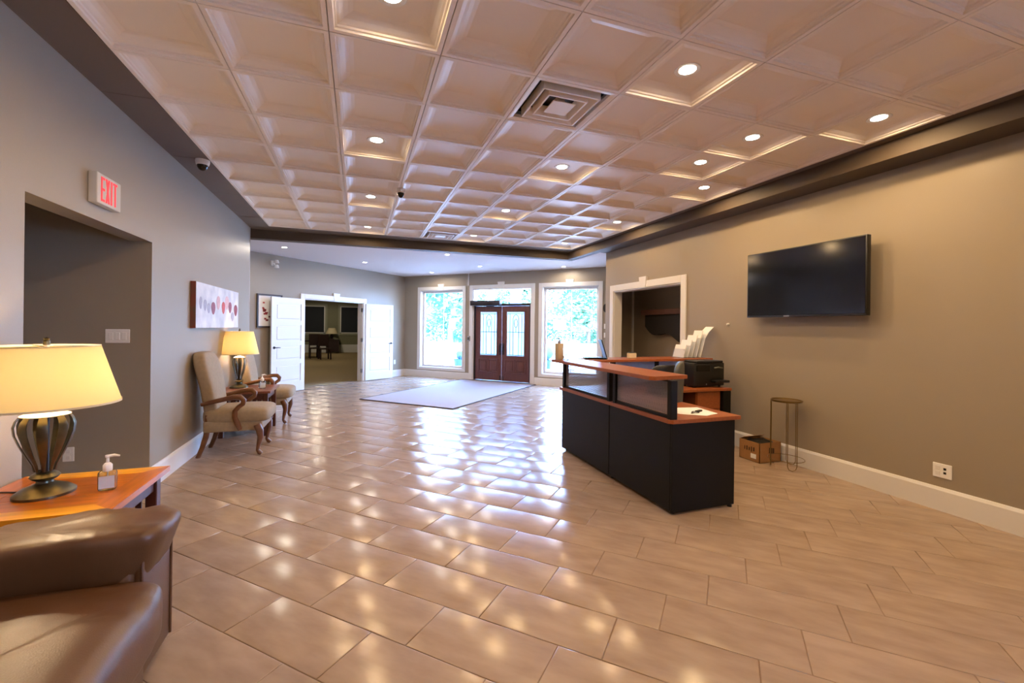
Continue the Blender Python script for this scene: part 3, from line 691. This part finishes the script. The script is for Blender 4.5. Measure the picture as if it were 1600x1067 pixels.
def table_lamp(name, label, loc, r_top, r_bot, z_s0, z_s1, vase, group, ht):
    t = thing(name, label, 'lamp', loc, .2, group)
    v0, v1, vr = vase
    MB().lathe([(0, 0), (.112, 0), (.112, .012), (.100, .022), (.085, .034), (.060, .044), (.032, .058), (.030, .070)], 36).build('base', PEWTER, t, 35)
    MB().lathe([(.028, .066), (.046, .076), (.056, .088), (.046, .100), (.030, .108), (.034, v0)], 28).build('collar', PEWTER, t, 40)
    n = 9; h = v1 - v0
    prof = [(0, .34), (.12, .42), (.3, .62), (.5, .82), (.68, .97), (.82, 1.0), (.92, .93), (1, .80)]
    for k in range(n):
        a0 = 2 * PI * k / n; b = bmesh.new(); rr = []
        for f, q in prof:
            r = vr * q; w = .15 + .05 * math.sin(f * PI); z = v0 + h * f
            rr.append([b.verts.new((rad * math.cos(a0 + w * u), rad * math.sin(a0 + w * u), z)) for u, rad in ((-1, r), (0, r + .003), (1, r), (1, r - .004), (0, r - .003), (-1, r - .004))])
        for A, B_ in zip(rr, rr[1:]):
            for i in range(6): b.faces.new((A[i], A[(i + 1) % 6], B_[(i + 1) % 6], B_[i]))
        b.faces.new(rr[0][::-1]); b.faces.new(rr[-1]); bmesh.ops.recalc_face_normals(b, faces=b.faces)
        x = MB(); x._add(b); x.build('strap', PEWTER, t, 50)
    MB().cyl((0, 0, v0 - .01), (0, 0, v1), .014, n=14).build('inner_stem', BLACK, t, 40)
    MB().lathe([(vr * .82, v1 - .004), (vr * .84, v1), (vr * .6, v1 + .012), (.02, v1 + .02), (.012, v1 + .05), (.012, z_s1 + .005), (0, z_s1 + .005)], 28).build('cap', CREAM, t, 40)
    s = MB().lathe([(r_bot, z_s0), (r_top, z_s1)], 48).build('lamp_shade', SHADE, t, 60)
    MB().lathe([(r_bot + .001, z_s0), (r_bot + .0015, z_s0 + .010), (r_bot - .001, z_s0 + .010), (r_bot - .0015, z_s0)], 48).build('hem', SHADEB, s, 40)
    MB().lathe([(r_top + .001, z_s1 - .008), (r_top + .0015, z_s1), (r_top - .001, z_s1), (r_top - .0015, z_s1 - .008)], 48).build('hem', SHADEB, s, 40)
    sp = MB()
    for k in range(3): a = 2 * PI * k / 3; sp.tube([(0, 0, z_s1 - .004), (r_top * math.cos(a), r_top * math.sin(a), z_s1 - .004)], .002, 6)
    sp.build('shade_spider', PEWTER, t)
    MB().lathe([(0, z_s1 + .0), (.013, z_s1 + .003), (.013, z_s1 + .022), (.008, z_s1 + .027), (.012, z_s1 + .034), (0, z_s1 + .042)], 16).build('finial', PEWTER, t, 40)
    MB().lathe([(0, z_s0 + .16), (.018, z_s0 + .15), (.028, z_s0 + .11), (.022, z_s0 + .07), (.012, z_s0 + .05), (0, z_s0 + .05)], 16).build('bulb', mat('bulb_' + name + str(loc[1]), (1, .9, .7), .4, emit=(1, .74, .42), emit_s=8), t, 40)
    for a in (0, PI): light('lamp', 'POINT', (.035 * math.cos(a), .035 * math.sin(a), z_s0 + .11), LAMP_W / 2, LAMP_C, t, .03)
    return t
table_lamp('table_lamp', 'lit lamp with strapped pewter body on the honey oak end table', (-1.425, 2.765, .615), .195, .278, .432, .72, (.115, .385, .108), 'matching lit table lamps', 0)
table_lamp('table_lamp', 'lit lamp with strapped pewter body between the two armchairs', (-1.523, 6.915, .585), .165, .235, .452, .765, (.115, .41, .084), 'matching lit table lamps', 0)
o = MB().tube([(-1.52, 2.80, .618), (-1.60, 2.83, .618), (-1.685, 2.85, .617)], .004, 6).build('lamp_cord', BLACK); tag(o, 'dark lamp cord lying across the honey oak end table', 'cord')

def sanitizer(loc, label, k=1.0, rz=0):
    t = thing('sanitizer_bottle', label, 'bottle', loc, rz, 'hand sanitizer pump bottles')
    MB().box(-.036 * k, .036 * k, -.020 * k, .020 * k, .001, .098 * k, bev=.012 * k, seg=3).build('body', BOTTLE, t, 50)
    MB().box(-.030 * k, .030 * k, -.0212 * k, -.0195 * k, .015 * k, .075 * k).build('front_label', LIQ, t)
    MB().lathe([(.017 * k, .095 * k), (.019 * k, .10 * k), (.019 * k, .125 * k), (.012 * k, .135 * k), (.007 * k, .138 * k), (.006 * k, .160 * k), (.010 * k, .164 * k), (.010 * k, .174 * k), (0, .176 * k)], 16).tube([(0, 0, .168 * k), (.025 * k, 0, .171 * k), (.046 * k, 0, .165 * k)], [.008 * k, .007 * k, .004 * k], 8).build('pump', PLATE, t, 40)
    MB().cyl((0, 0, .01), (0, 0, .095 * k), .003 * k, n=8).build('dip_tube', PLATE, t)
    return t
sanitizer((-1.169, 2.737, .615), 'clear sanitizer pump bottle on the honey oak end table', 1.0, .2)
sanitizer((-1.203, 6.694, .585), 'clear sanitizer pump bottle on the table between the armchairs', 1.1, .5)

# ------------------------------------------------------------------ gooseneck armchairs
def armchair(label):
    t = thing('armchair', label, 'armchair', (0, 0, 0), 0, 'gooseneck armchairs')
    def seat_f(u, p):
        if u.z > 0: p.z += .015 * max(0, 1 - u.x * u.x) * max(0, 1 - u.y * u.y)
        p.y *= 1 + .08 * u.x
        return p
    MB().sell((.035, 0, .435), (.67, .56, .17), .45, .35, 44, 14, seat_f).build('seat', FABRIC, t, 60)
    MB().box(-.27, .30, -.262, .262, .27, .39, bev=.02, seg=3).build('seat_apron', FABRIC, t, 40)
    def back_f(u, p):
        h = max(0, (p.z - .42) / .70)
        p.x += -.125 * h ** 1.15 + .02 * math.sin(h * PI); wq = .86 + .22 * min(1, max(0, h) * 1.3) - (.12 * max(0, h - .75) / .25)
        p.y *= wq
        return p
    MB().sell((-.215, 0, .765), (.15, .50, .74), .38, .42, 40, 22, back_f).build('backrest', FABRIC, t, 60)
    for s in (-1, 1):
        ya = s * .275
        MB().tube([(-.29, s * .235, .575), (-.20, s * .262, .60), (-.08, ya, .628), (.02, ya * 1.03, .652), (.085, ya * 1.04, .650), (.118, ya * 1.04, .615), (.112, ya * 1.03, .575), (.07, ya * 1.02, .545), (.035, ya * 1.02, .50), (.035, ya, .43), (.06, ya, .36), (.085, ya, .29)],
                  [.020, .024, .026, .028, .030, .029, .026, .024, .026, .028, .030, .022], 10, flat=.85).build('arm', CHAIRW, t, 60)
        yf = s * .262
        MB().tube([(.245, yf, .34), (.275, yf * 1.02, .27), (.282, yf * 1.03, .20), (.262, yf * 1.01, .11), (.255, yf, .055), (.275, yf * 1.01, .025), (.292, yf * 1.02, .010)], [.036, .040, .032, .021, .019, .026, .018], 10).build('leg', CHAIRW, t, 60)
        yb = s * .215
        MB().tube([(-.235, yb, .46), (-.235, yb, .34), (-.25, yb, .22), (-.285, yb, .10), (-.325, yb, .0)], [.03, .031, .028, .025, .023], 8).build('leg', CHAIRW, t, 60)
    return t
ac = armchair('tan upholstered armchair with curved wooden arms, nearer the corridor opening')
ac.location = (-1.29, 5.815, 0); ac.rotation_euler = (0, 0, 0)
dup(ac, (-1.27, 7.46, 0), 0, 'tan upholstered armchair with curved wooden arms, beyond the side table')

# ------------------------------------------------------------------ leather sofa
t = thing('leather_sofa', 'brown leather sofa end with padded roll arm beside the oak table', 'sofa', (0, 0, 0))
def wr(p, sc_, amp): return noise.noise(Vector((p.x * sc_[0], p.y * sc_[1], p.z * sc_[2]))) * amp
def seatf(u, p):
    p.z += .02 * (1 - u.x * u.x) * (1 - u.y ** 4) if u.z > 0 else 0
    p.z += wr(p, (5, 20, 3), .020) * (1 - .5 * abs(u.x)) + wr(p, (2.5, 5, 2), .010)
    return p
MB().sell((-1.17, 1.42, .362), (1.0, 1.37, .235), .34, .22, 96, 26, seatf).build('seat_cushion', LEATHER, t, 70)
MB().sell((-1.20, .02, .345), (.98, 1.36, .22), .34, .22, 60, 20, seatf).build('seat_cushion', LEATHER, t, 70)
def armf(u, p):
    pin = abs(u.x) ** 6
    a = math.atan2(u.z, u.y)
    g = 1 + .035 * math.sin(a * 9 + u.x * 3) * (abs(u.x) ** 3) + wr(p, (15, 6, 6), .15) * .5 + wr(p, (30, 4, 5), .05) * (.4 + .6 * (u.x < .6))
    yc, zc = 2.245, .522
    if u.z > 0: g += .035 * u.z * math.sin(u.x * 24 + 2.5 * noise.noise(Vector((u.x * 3, u.y * 2, 1.7)))) * max(0, 1 - abs(u.x + .35) * 1.3)
    p.y = yc + (p.y - yc) * g; p.z = zc + (p.z - zc) * g
    p.y += .03 * u.z * -1
    p.x += .05 * u.z * max(0, u.x) ** 2
    p.z -= .05 * max(0, .3 - u.x) * .75
    return p
MB().sell((-1.20, 2.245, .522), (.90, .36, .255), .30, .42, 120, 40, armf).build('arm_pillow', LEATHER, t, 70)
m = MB().box(-1.66, -.815, 2.10, 2.40, .04, .52, bev=.03, seg=3)
m.build('arm', LEATHER, t, 40)
m = MB().box(-.82, -.79, 2.115, 2.395, .045, .56, bev=.012, seg=3); o = m.build('arm_front', LEATHER, t, 40)
MB().tube([(-.789, 2.395, .05), (-.789, 2.398, .52), (-.789, 2.36, .56), (-.789, 2.15, .56), (-.789, 2.115, .52), (-.789, 2.113, .05)], .006, 8).build('piping', LEATHER, o, 60)
B(-.80, -.765, .78, 2.09, .18, .29, bev=.018, seg=3).build('front_panel', LEATHER, t, 40)
B(-.80, -.77, .78, 2.09, .05, .175, bev=.014, seg=3).build('front_panel', LEATHER, t, 40)
B(-1.66, -.81, -.75, 2.10, .05, .26).build('base', LEATHER, t)
MB().sell((-1.60, 1.42, .68), (.16, 1.36, .56), .5, .3, 48, 20).build('back_cushion', LEATHER, t, 70)
MB().sell((-1.60, .02, .68), (.16, 1.36, .56), .5, .3, 48, 20).build('back_cushion', LEATHER, t, 70)
for x, y in ((-.86, 2.33), (-.86, -.7), (-1.62, 2.33), (-1.62, -.7)): B(x - .03, x + .03, y - .03, y + .03, 0, .05).build('foot', BLACK, t)

# ------------------------------------------------------------------ rug
import_poly = [(.05, 9.12), (1.585, 7.62), (4.25, 10.29), (2.72, 11.83)]
o = MB().prism(import_poly, .0005, .012).build('entrance_rug', RUGM); tag(o, 'large grey entrance mat lying diagonally before the doors', 'rug')
bd = MB(); pp = [Vector((*p, .010)) for p in import_poly]
bd.tube(pp, .009, 6, closed=True); b_ = bd.build('rubber_edge', mat('rug_edge', L(64, 60, 64), .8), o)

# ------------------------------------------------------------------ reception desk, front run
t = thing('reception_desk', 'black reception desk with cherry top and fluted screen panels facing the lobby', 'desk', (0, 0, 0))
m = MB().prism([(2.285, 2.83), (2.31, 2.80), (2.985, 2.80), (2.985, 4.14), (2.93, 4.14), (2.93, 4.78), (2.285, 4.78)], .715, .745); m.build('worktop', CHERRY, t)
B(2.31, 2.335, 2.835, 3.708, .03, .714, bev=.002).build('front_panel', BLACKP, t)
B(2.31, 2.335, 3.722, 4.76, .03, .714, bev=.002).build('front_panel', BLACKP, t)
B(2.318, 2.334, 3.708, 3.722, .03, .714).build('joint_strip', BLACK, t)
B(2.312, 2.935, 2.812, 2.836, .02, .714, bev=.002).build('end_panel', BLACKP, t)
B(2.335, 2.925, 4.74, 4.76, .02, .714, bev=.002).build('end_panel', BLACKP, t)
for x, y in ((2.36, 2.86), (2.90, 2.825), (2.36, 4.72), (2.9, 4.72), (2.36, 3.72)): MB().cyl((x, y, 0), (x, y, .024), .018, n=12).build('foot', BLACK, t)
ct = MB().prism([(2.155, 2.90), (2.185, 2.86), (2.53, 2.905), (2.53, 4.74), (2.155, 4.74)], 1.05, 1.08); ct.build('transaction_counter', CHERRY, t)
PY = [(2.815, 2.862), (3.60, 3.645), (3.705, 3.75), (4.69, 4.735)]
for a, b in PY: B(2.298, 2.36, a, b, .745, 1.05, bev=.003).build('counter_post', BLACKP, t)
for a, b in ((2.862, 3.60), (3.75, 4.69)):
    p = MB(); n = 26
    for k in range(n):
        z = .775 + k * .26 / n; p.cyl((2.325, a, z + .005), (2.325, b, z + .005), .0052, n=6, caps=False)
    p.build('fluted_panel', FLUTE, t, 60)
    MB().box(2.312, 2.338, a, b, .746, .770).box(2.312, 2.338, a, b, 1.036, 1.05).build('panel_rail', BLACKP, t)
# back run
t = thing('desk_return', 'black and cherry return desk with its own raised counter behind the reception desk', 'desk', (0, 0, 0))
B(2.945, 4.29, 4.16, 4.80, .715, .745, bev=.003).build('worktop', CHERRY, t)
B(2.95, 4.28, 4.775, 4.795, .03, .714).build('front_panel', BLACKP, t)
B(4.17, 4.285, 4.17, 4.77, .0, .714, bev=.003).build('end_panel', BLACKP, t)
B(3.80, 4.165, 4.22, 4.77, .0, .714).build('pedestal', CHERRY, t)
for z in (.06, .28, .50): B(3.81, 4.155, 4.205, 4.22, z, z + .205, bev=.003).build('drawer', CHERRY, t)
B(2.60, 4.35, 4.53, 4.92, 1.05, 1.08, bev=.003).build('transaction_counter', CHERRY, t)
for x in (2.98, 3.62, 4.26): B(x - .022, x + .022, 4.70, 4.76, .745, 1.05).build('counter_post', BLACKP, t)
for a, b in ((3.002, 3.598), (3.642, 4.238)):
    p = MB(); n = 26
    for k in range(n):
        z = .775 + k * .26 / n; p.cyl((a, 4.735, z + .005), (b, 4.735, z + .005), .0052, n=6, caps=False)
    p.build('fluted_panel', FLUTE, t, 60)
    MB().box(a, b, 4.722, 4.748, .746, .770).box(a, b, 4.722, 4.748, 1.036, 1.05).build('panel_rail', BLACKP, t)

# ------------------------------------------------------------------ things on the desk
t = thing('printer', 'black office printer standing on the return desk', 'printer', (4.06, 4.30, .745))
B(-.24, .23, -.02, .215, .015, .30, bev=.015, seg=2).build('body', BLACK, t, 40)
B(-.20, .20, -.03, .20, .30, .325, bev=.008).build('scanner_lid', BLACK, t)
MB().box(.02, .24, -.10, -.02, .06, .09, bev=.006).build('paper_tray', BLACK, t)
MB().box(-.20, .0, -.028, -.018, .20, .27, bev=.003).build('control_panel', SCREEN, t)
MB().tube([(.06, -.03, .235), (.10, -.06, .245), (.16, -.055, .235)], .012, 8).build('cable_loop', GREYP, t)
MB().cyl((-.05, -.021, .04), (-.05, -.026, .04), .008, n=10).build('power_button', STEEL, t)
for x in (-.2, .19):
    for y in (.02, .18): MB().cyl((x, y, 0), (x, y, .016), .015, n=10).build('foot', BLACK, t)
t = thing('laptop', 'dark open laptop standing edge-on on the raised counter behind', 'laptop', (2.72, 4.72, 1.08), -.40)
B(-.135, .135, -.12, .12, .002, .018, bev=.004).build('base', SCREEN, t)
MB().box(-.012, 0, -.14, .14, 0, .235, bev=.003, M=Matrix.Translation((.135, 0, .012)) @ Matrix.Rotation(-.30, 4, 'Y')).build('screen', BLACK, t)
B(-.11, .09, -.10, .10, .0175, .0195).build('keyboard', BLACK, t)
t = thing('pump_dispenser', 'tall beige pump dispenser on the far end of the counter', 'dispenser', (2.215, 4.66, 1.08), .3)
MB().box(-.042, .042, -.034, .034, 0, .19, bev=.008, seg=2).build('body', mat('beige_bottle', L(186, 168, 138), .5), t, 40)
MB().lathe([(.018, .188), (.02, .20), (.014, .222), (.006, .226), (.006, .245), (.011, .25), (0, .256)], 14).tube([(0, 0, .25), (-.03, 0, .253), (-.045, 0, .243)], .005, 6).build('pump', mat('grey_pump', L(120, 112, 104), .4), t, 40)
t = thing('small_jar', 'small clear jar beside the tall pump dispenser', 'jar', (2.26, 4.57, 1.08))
MB().lathe([(0, .001), (.028, .001), (.03, .02), (.03, .05), (.024, .056)], 18).build('body', BOTTLE, t, 40)
MB().lathe([(0, .066), (.024, .064), (.026, .054), (0, .054)], 18).build('lid', STEEL, t, 40)
t = thing('card_holder', 'small cream box with dark top on the raised back counter', 'box', (3.245, 4.72, 1.08), .1)
B(-.055, .055, -.03, .03, 0, .065, bev=.006).build('body', CREAM, t)
B(-.045, .045, -.024, .024, .064, .076, bev=.003).build('dark_top', BLACK, t)
t = thing('brochure_rack', 'clear tiered rack for brochures on the back counter', 'rack', (4.12, 4.74, 1.08), 0)
for k in range(5):
    hgt = .12 + .05 * k; x = -.16 + k * .068
    MB().box(-.0015, .0015, -.11, .11, 0, hgt, M=Matrix.Translation((x, 0, .0)) @ Matrix.Rotation(.30, 4, 'Y')).build('divider', ACRYL, t)
B(-.17, .19, -.11, .11, 0, .004).build('base', ACRYL, t)
for k in range(5):
    hgt = .17 + .066 * k; x = -.152 + k * .068
    p = MB(); nseg = 5
    bend = .05 if k == 4 else .0
    pts = [(hgt * f * math.sin(.30) + bend * max(0, f - .7) / .3 * 1.8, hgt * f * math.cos(.30) + .006 - bend * max(0, f - .75)) for f in [i / nseg for i in range(nseg + 1)]]
    p.prism([(x + a, z) for a, z in pts] + [(x + a + .009, z) for a, z in pts[::-1]], -.10, .10 - .015 * k, 'y')
    o = p.build('brochure', PAPER); o.location = (4.12, 4.74, 1.08)
    tag(o, 'white brochure in the clear rack, %s from the front' % ['shortest', 'second', 'third', 'fourth', 'tallest curling one and last'][k], 'brochure', 'brochures in the rack')
o = MB().prism([(2.50, 3.02), (2.70, 2.87), (2.86, 2.92), (2.90, 3.20), (2.66, 3.24)], .7455, .748).build('paper_sheet', PAPER); tag(o, 'loose white papers on the cherry worktop corner', 'paper')
t = thing('key_bunch', 'small black keys lying on the white papers', 'keys', (2.70, 3.0, .748), .4)
MB().tube([(.03 * math.cos(k * PI / 6), .03 * math.sin(k * PI / 6), .004) for k in range(12)], .003, 6, closed=True).build('ring', BLACK, t)
MB().box(.02, .10, -.016, .016, .001, .014, bev=.004).build('key_fob', BLACK, t)
MB().box(-.07, -.02, -.008, .006, .001, .006).build('key', BLACK, t)
def office_chair(loc, rz, label, m, h):
    t = thing('office_chair', label, 'chair', loc, rz, 'office chairs behind the desk')
    MB().sell((0, 0, .47), (.48, .48, .09), .4, .35, 30, 10).build('seat', m, t, 60)
    def bf(u, p): p.y += -.06 * (u.x ** 2) + .05 * (p.z - .6); return p
    MB().sell((0, .22, (h + .56) / 2), (.40, .07, h - .56), .5, .6, 30, 18, bf).build('backrest', m, t, 60)
    MB().tube([(0, .05, .42), (0, .24, .45), (0, .27, .62)], .02, 8, flat=1.6).build('back_bracket', BLACK, t)
    MB().cyl((0, 0, .1), (0, 0, .43), .028, n=12).build('gas_lift', BLACK, t)
    for k in range(5):
        a = 2 * PI * k / 5; l_ = MB().tube([(0, 0, .11), (.28 * math.cos(a), .28 * math.sin(a), .07)], [.025, .016], 8).build('base_leg', BLACK, t)
        MB().cyl((.28 * math.cos(a), .28 * math.sin(a) - .02, .03), (.28 * math.cos(a), .28 * math.sin(a) + .02, .03), .029, n=12).build('caster', BLACK, l_)
    for s in (-1, 1): MB().tube([(s * .2, .0, .46), (s * .27, .0, .48), (s * .27, .02, .66), (s * .27, -.12, .67)], .014, 8).build('armrest', BLACK, t)
office_chair((2.86, 3.74, 0), -2.27, 'grey backed office chair behind the reception desk', GREYP, 1.13)
office_chair((3.20, 4.22, 0), PI, 'black office chair pulled up to the return desk', BLACK, 1.06)

# cardboard box
t = thing('cardboard_box', 'open brown cardboard box on the floor beside the desk', 'box', (4.295, 3.765, 0))
m = MB(); a, b, h, th = .155, .135, .215, .006
m.box(-a, a, -b, -b + th, 0, h).box(-a, a, b - th, b, 0, h).box(-a, -a + th, -b, b, 0, h).box(a - th, a, -b, b, 0, h).box(-a, a, -b, b, 0, th); m.build('body', CARDB, t)
MB().box(-a + th, a - th, -.002, .002, 0, .07, M=Matrix.Translation((0, b - .004, h)) @ Matrix.Rotation(1.1, 4, 'X')).build('flap', CARDB, t)
m = MB()
for k, (y, z, u, v) in enumerate(((-.06, .135, .016, .022), (-.03, .13, .012, .028), (0, .128, .014, .018), (.03, .132, .014, .024), (.06, .13, .010, .02))): m.box(-a - .001, -a + .001, y - u / 2, y + u / 2, z - v, z + v)
for k in range(3): m.box(-.02 + k * .028, .0 + k * .028, -b - .001, -b + .001, .10 - k * .006, .16 - k * .004)
m.build('ink_marks', mat('box_ink', L(60, 42, 28), .9), t)
B(-a - .0015, -a + .001, -.09, -.02, .035, .085).build('white_label', PAPER, t)
o = MB().sell((4.295, 3.765, .17), (.27, .235, .09), .6, .5, 24, 10, lambda u, p: Vector((p.x, p.y, p.z + wr(p, (14, 14, 14), .02)))).build('dark_bag', BLACK, None, 60); tag(o, 'black bundle stuffed into the cardboard box', 'bag')

# gold wire stand
t = thing('wire_stand', 'gold wire plant stand on hairpin legs by the wall', 'plant stand', (4.29, 3.44, 0))
MB().lathe([(0, .70), (.140, .70), (.147, .707), (.147, .72), (.140, .72), (.138, .709), (0, .709)], 36).build('top_tray', GOLD, t, 40)
for a in (-2.05, .35, 2.35):
    ca, sa = math.cos(a), math.sin(a); r = .140; w = .045
    P_ = lambda f, z: (r * ca - w * f * sa, r * sa + w * f * ca, z)
    MB().tube([P_(-1, .703), P_(-1, .05), P_(-.7, .018), P_(0, .005), P_(.7, .018), P_(1, .05), P_(1, .703)], .0036, 8).build('hairpin_leg', GOLD, t)
MB().tube([(.17 * math.cos(k * PI / 16), .17 * math.sin(k * PI / 16), .10) for k in range(32)], .003, 6, closed=True).build('lower_ring', GOLD, t)

# coat shelf in the niche
t = thing('coat_shelf', 'dark wooden mantel shelf with scalloped brackets in the coat room', 'shelf', (5.5, 5.6, 0))
B(-.22, 0, 0, 1.79, 1.72, 1.82, bev=.006).build('shelf_board', mat('shelf_wood', L(92, 58, 44), .5, var=.15, vscale=6), t)
m = MB(); pts = [(1.76, 1.72)]
for k in range(25):
    y = 1.76 - k * .0717; dip = 1.50 - .08 * math.sin(k * .52) - .22 * min(1, k / 9); pts.append((y, dip))
pts.append((.03, 1.72))
m.prism(pts, -.14, -.02, 'x'); m.build('scalloped_apron', mat('apron_dark', L(40, 36, 34), .7), t)

# ------------------------------------------------------------------ outdoors
o = struct('ground', MB().box(-40, 95, -10, 120, -.40, -.15), CONC, 'pale sunlit concrete lot outside the entrance', 'ground')
o.location = (0, 0, 0)
def foliage(seed, R_, H_, z0, n, dense):
    random.seed(seed); b = bmesh.new(); cl = []
    for k in range(26): 
        a = random.uniform(0, 2 * PI); f = random.random(); rr = R_ * (1 - .55 * f) * random.uniform(.2, .95); cl.append((Vector((rr * math.cos(a), rr * math.sin(a), z0 + f * H_)), R_ * random.uniform(.28, .48)))
    for k in range(n):
        c, r = random.choice(cl); d = Vector((random.gauss(0, 1), random.gauss(0, 1), random.gauss(0, .8))).normalized() * r * random.uniform(.55, 1)
        p = c + d; sz = random.uniform(.16, .34); u = Vector((random.gauss(0, 1), random.gauss(0, 1), random.gauss(0, .6))).normalized(); v = u.orthogonal().normalized()
        b.faces.new([b.verts.new(p + q) for q in (u * sz, v * sz * .6, -u * sz, -v * sz * .6)])
    x = MB(); x._add(b); return x
protos = []
for k, (R_, H_, z0, n) in enumerate(((3.6, 8.0, .8, 6000), (3.1, 5.6, .5, 4600), (4.2, 10.5, 2.2, 4200))):
    t = thing('leafy_tree', 'leafy green tree across the sunlit lot', 'tree', (0, 0, -.15), 0, 'trees across the lot')
    f = foliage(11 + k, R_, H_, z0, n, 1).build('foliage', LEAFM[k], t); f['kind'] = 'stuff'
    MB().tube([(0, 0, 0), (.1, .05, z0 + H_ * .3), (0, .1, z0 + H_ * .7)], [.26, .2, .08], 8).build('trunk', BARK, t, 60)
    protos.append(t)
SPOTS = [(8.2, 41, 0), (15.4, 43, 1), (10.5, 54, 2), (19.5, 52, 2), (22.9, 41, 1), (29.5, 43, 0), (28, 55, 2)]
random.seed(3); used = set()
for x, y, k in SPOTS:
    if k not in used: used.add(k); o = protos[k]; o.location = (x, y, -.15)
    else: o = dup(protos[k], (x, y, -.15), random.uniform(0, 6))
    o['label'] = '%s across the lot, seen through %s' % (('rounded leafy tree', 'low bushy tree', 'tall loose tree')[k], 'the window nearest the hall doors' if x / y < .25 else 'the entrance transom' if x / y < .40 else 'the window behind the counter') + (', farther back' if y > 50 else '')
random.seed(21); hb = bmesh.new()
for k in range(11000):
    x = random.uniform(0, 38); top = 2.7 + 1.3 * noise.noise(Vector((x * .35, 3.1, 0))) + .5 * noise.noise(Vector((x * 1.3, 7, 0)))
    z = top * random.random() ** .7; p = Vector((x, random.uniform(-.9, .9) - .4 * (1 - z / 3.5), z + .05)); sz = random.uniform(.13, .26)
    u = Vector((random.gauss(0, 1), random.gauss(0, 1), random.gauss(0, .6))).normalized(); v = u.orthogonal().normalized()
    hb.faces.new([hb.verts.new(p + q) for q in (u * sz, v * sz * .6, -u * sz, -v * sz * .6)])
hg_ = thing('hedge', 'long low leafy hedge bordering the far side of the lot', 'hedge', (0, 47.3, -.15))
x_ = MB(); x_._add(hb); f = x_.build('foliage', LEAFM[2], hg_); f['kind'] = 'stuff'
random.seed(5)
for loc, lab, ball in (((6.30, 14.35, -.15), 'blue glazed pot with clipped round shrub outside the counter window', True), ((3.42, 15.35, -.15), 'blue glazed pot outside the window nearest the hall doors', False)):
    t = thing('potted_topiary', lab, 'planter', loc)
    MB().lathe([(0, 0), (.15, 0), (.17, .05), (.21, .40), (.235, .43), (.235, .46), (.20, .46), (.19, .42), (0, .42)], 24).build('pot', POTB, t, 40)
    if ball: MB().sell((0, 0, .72), (.56, .56, .54), 1, 1, 24, 16, lambda u, p: p + u * noise.noise(p * 12) * .03).build('shrub', TOPI, t, 60)
    else: MB().sell((0, 0, .60), (.26, .26, .32), 1, 1, 20, 12, lambda u, p: p + u * noise.noise(p * 14) * .05).build('shrub', TOPI, t, 60)
t = thing('porch_post', 'blue-grey porch post standing outside above the entrance transom', 'post', (4.73, 13.18, -.15), AF)
B(-.14, .14, -.14, .14, .12, 3.6, bev=.01).build('shaft', PORCH, t)
B(-.18, .18, -.18, .18, 0, .12, bev=.01).build('base', PORCH, t)
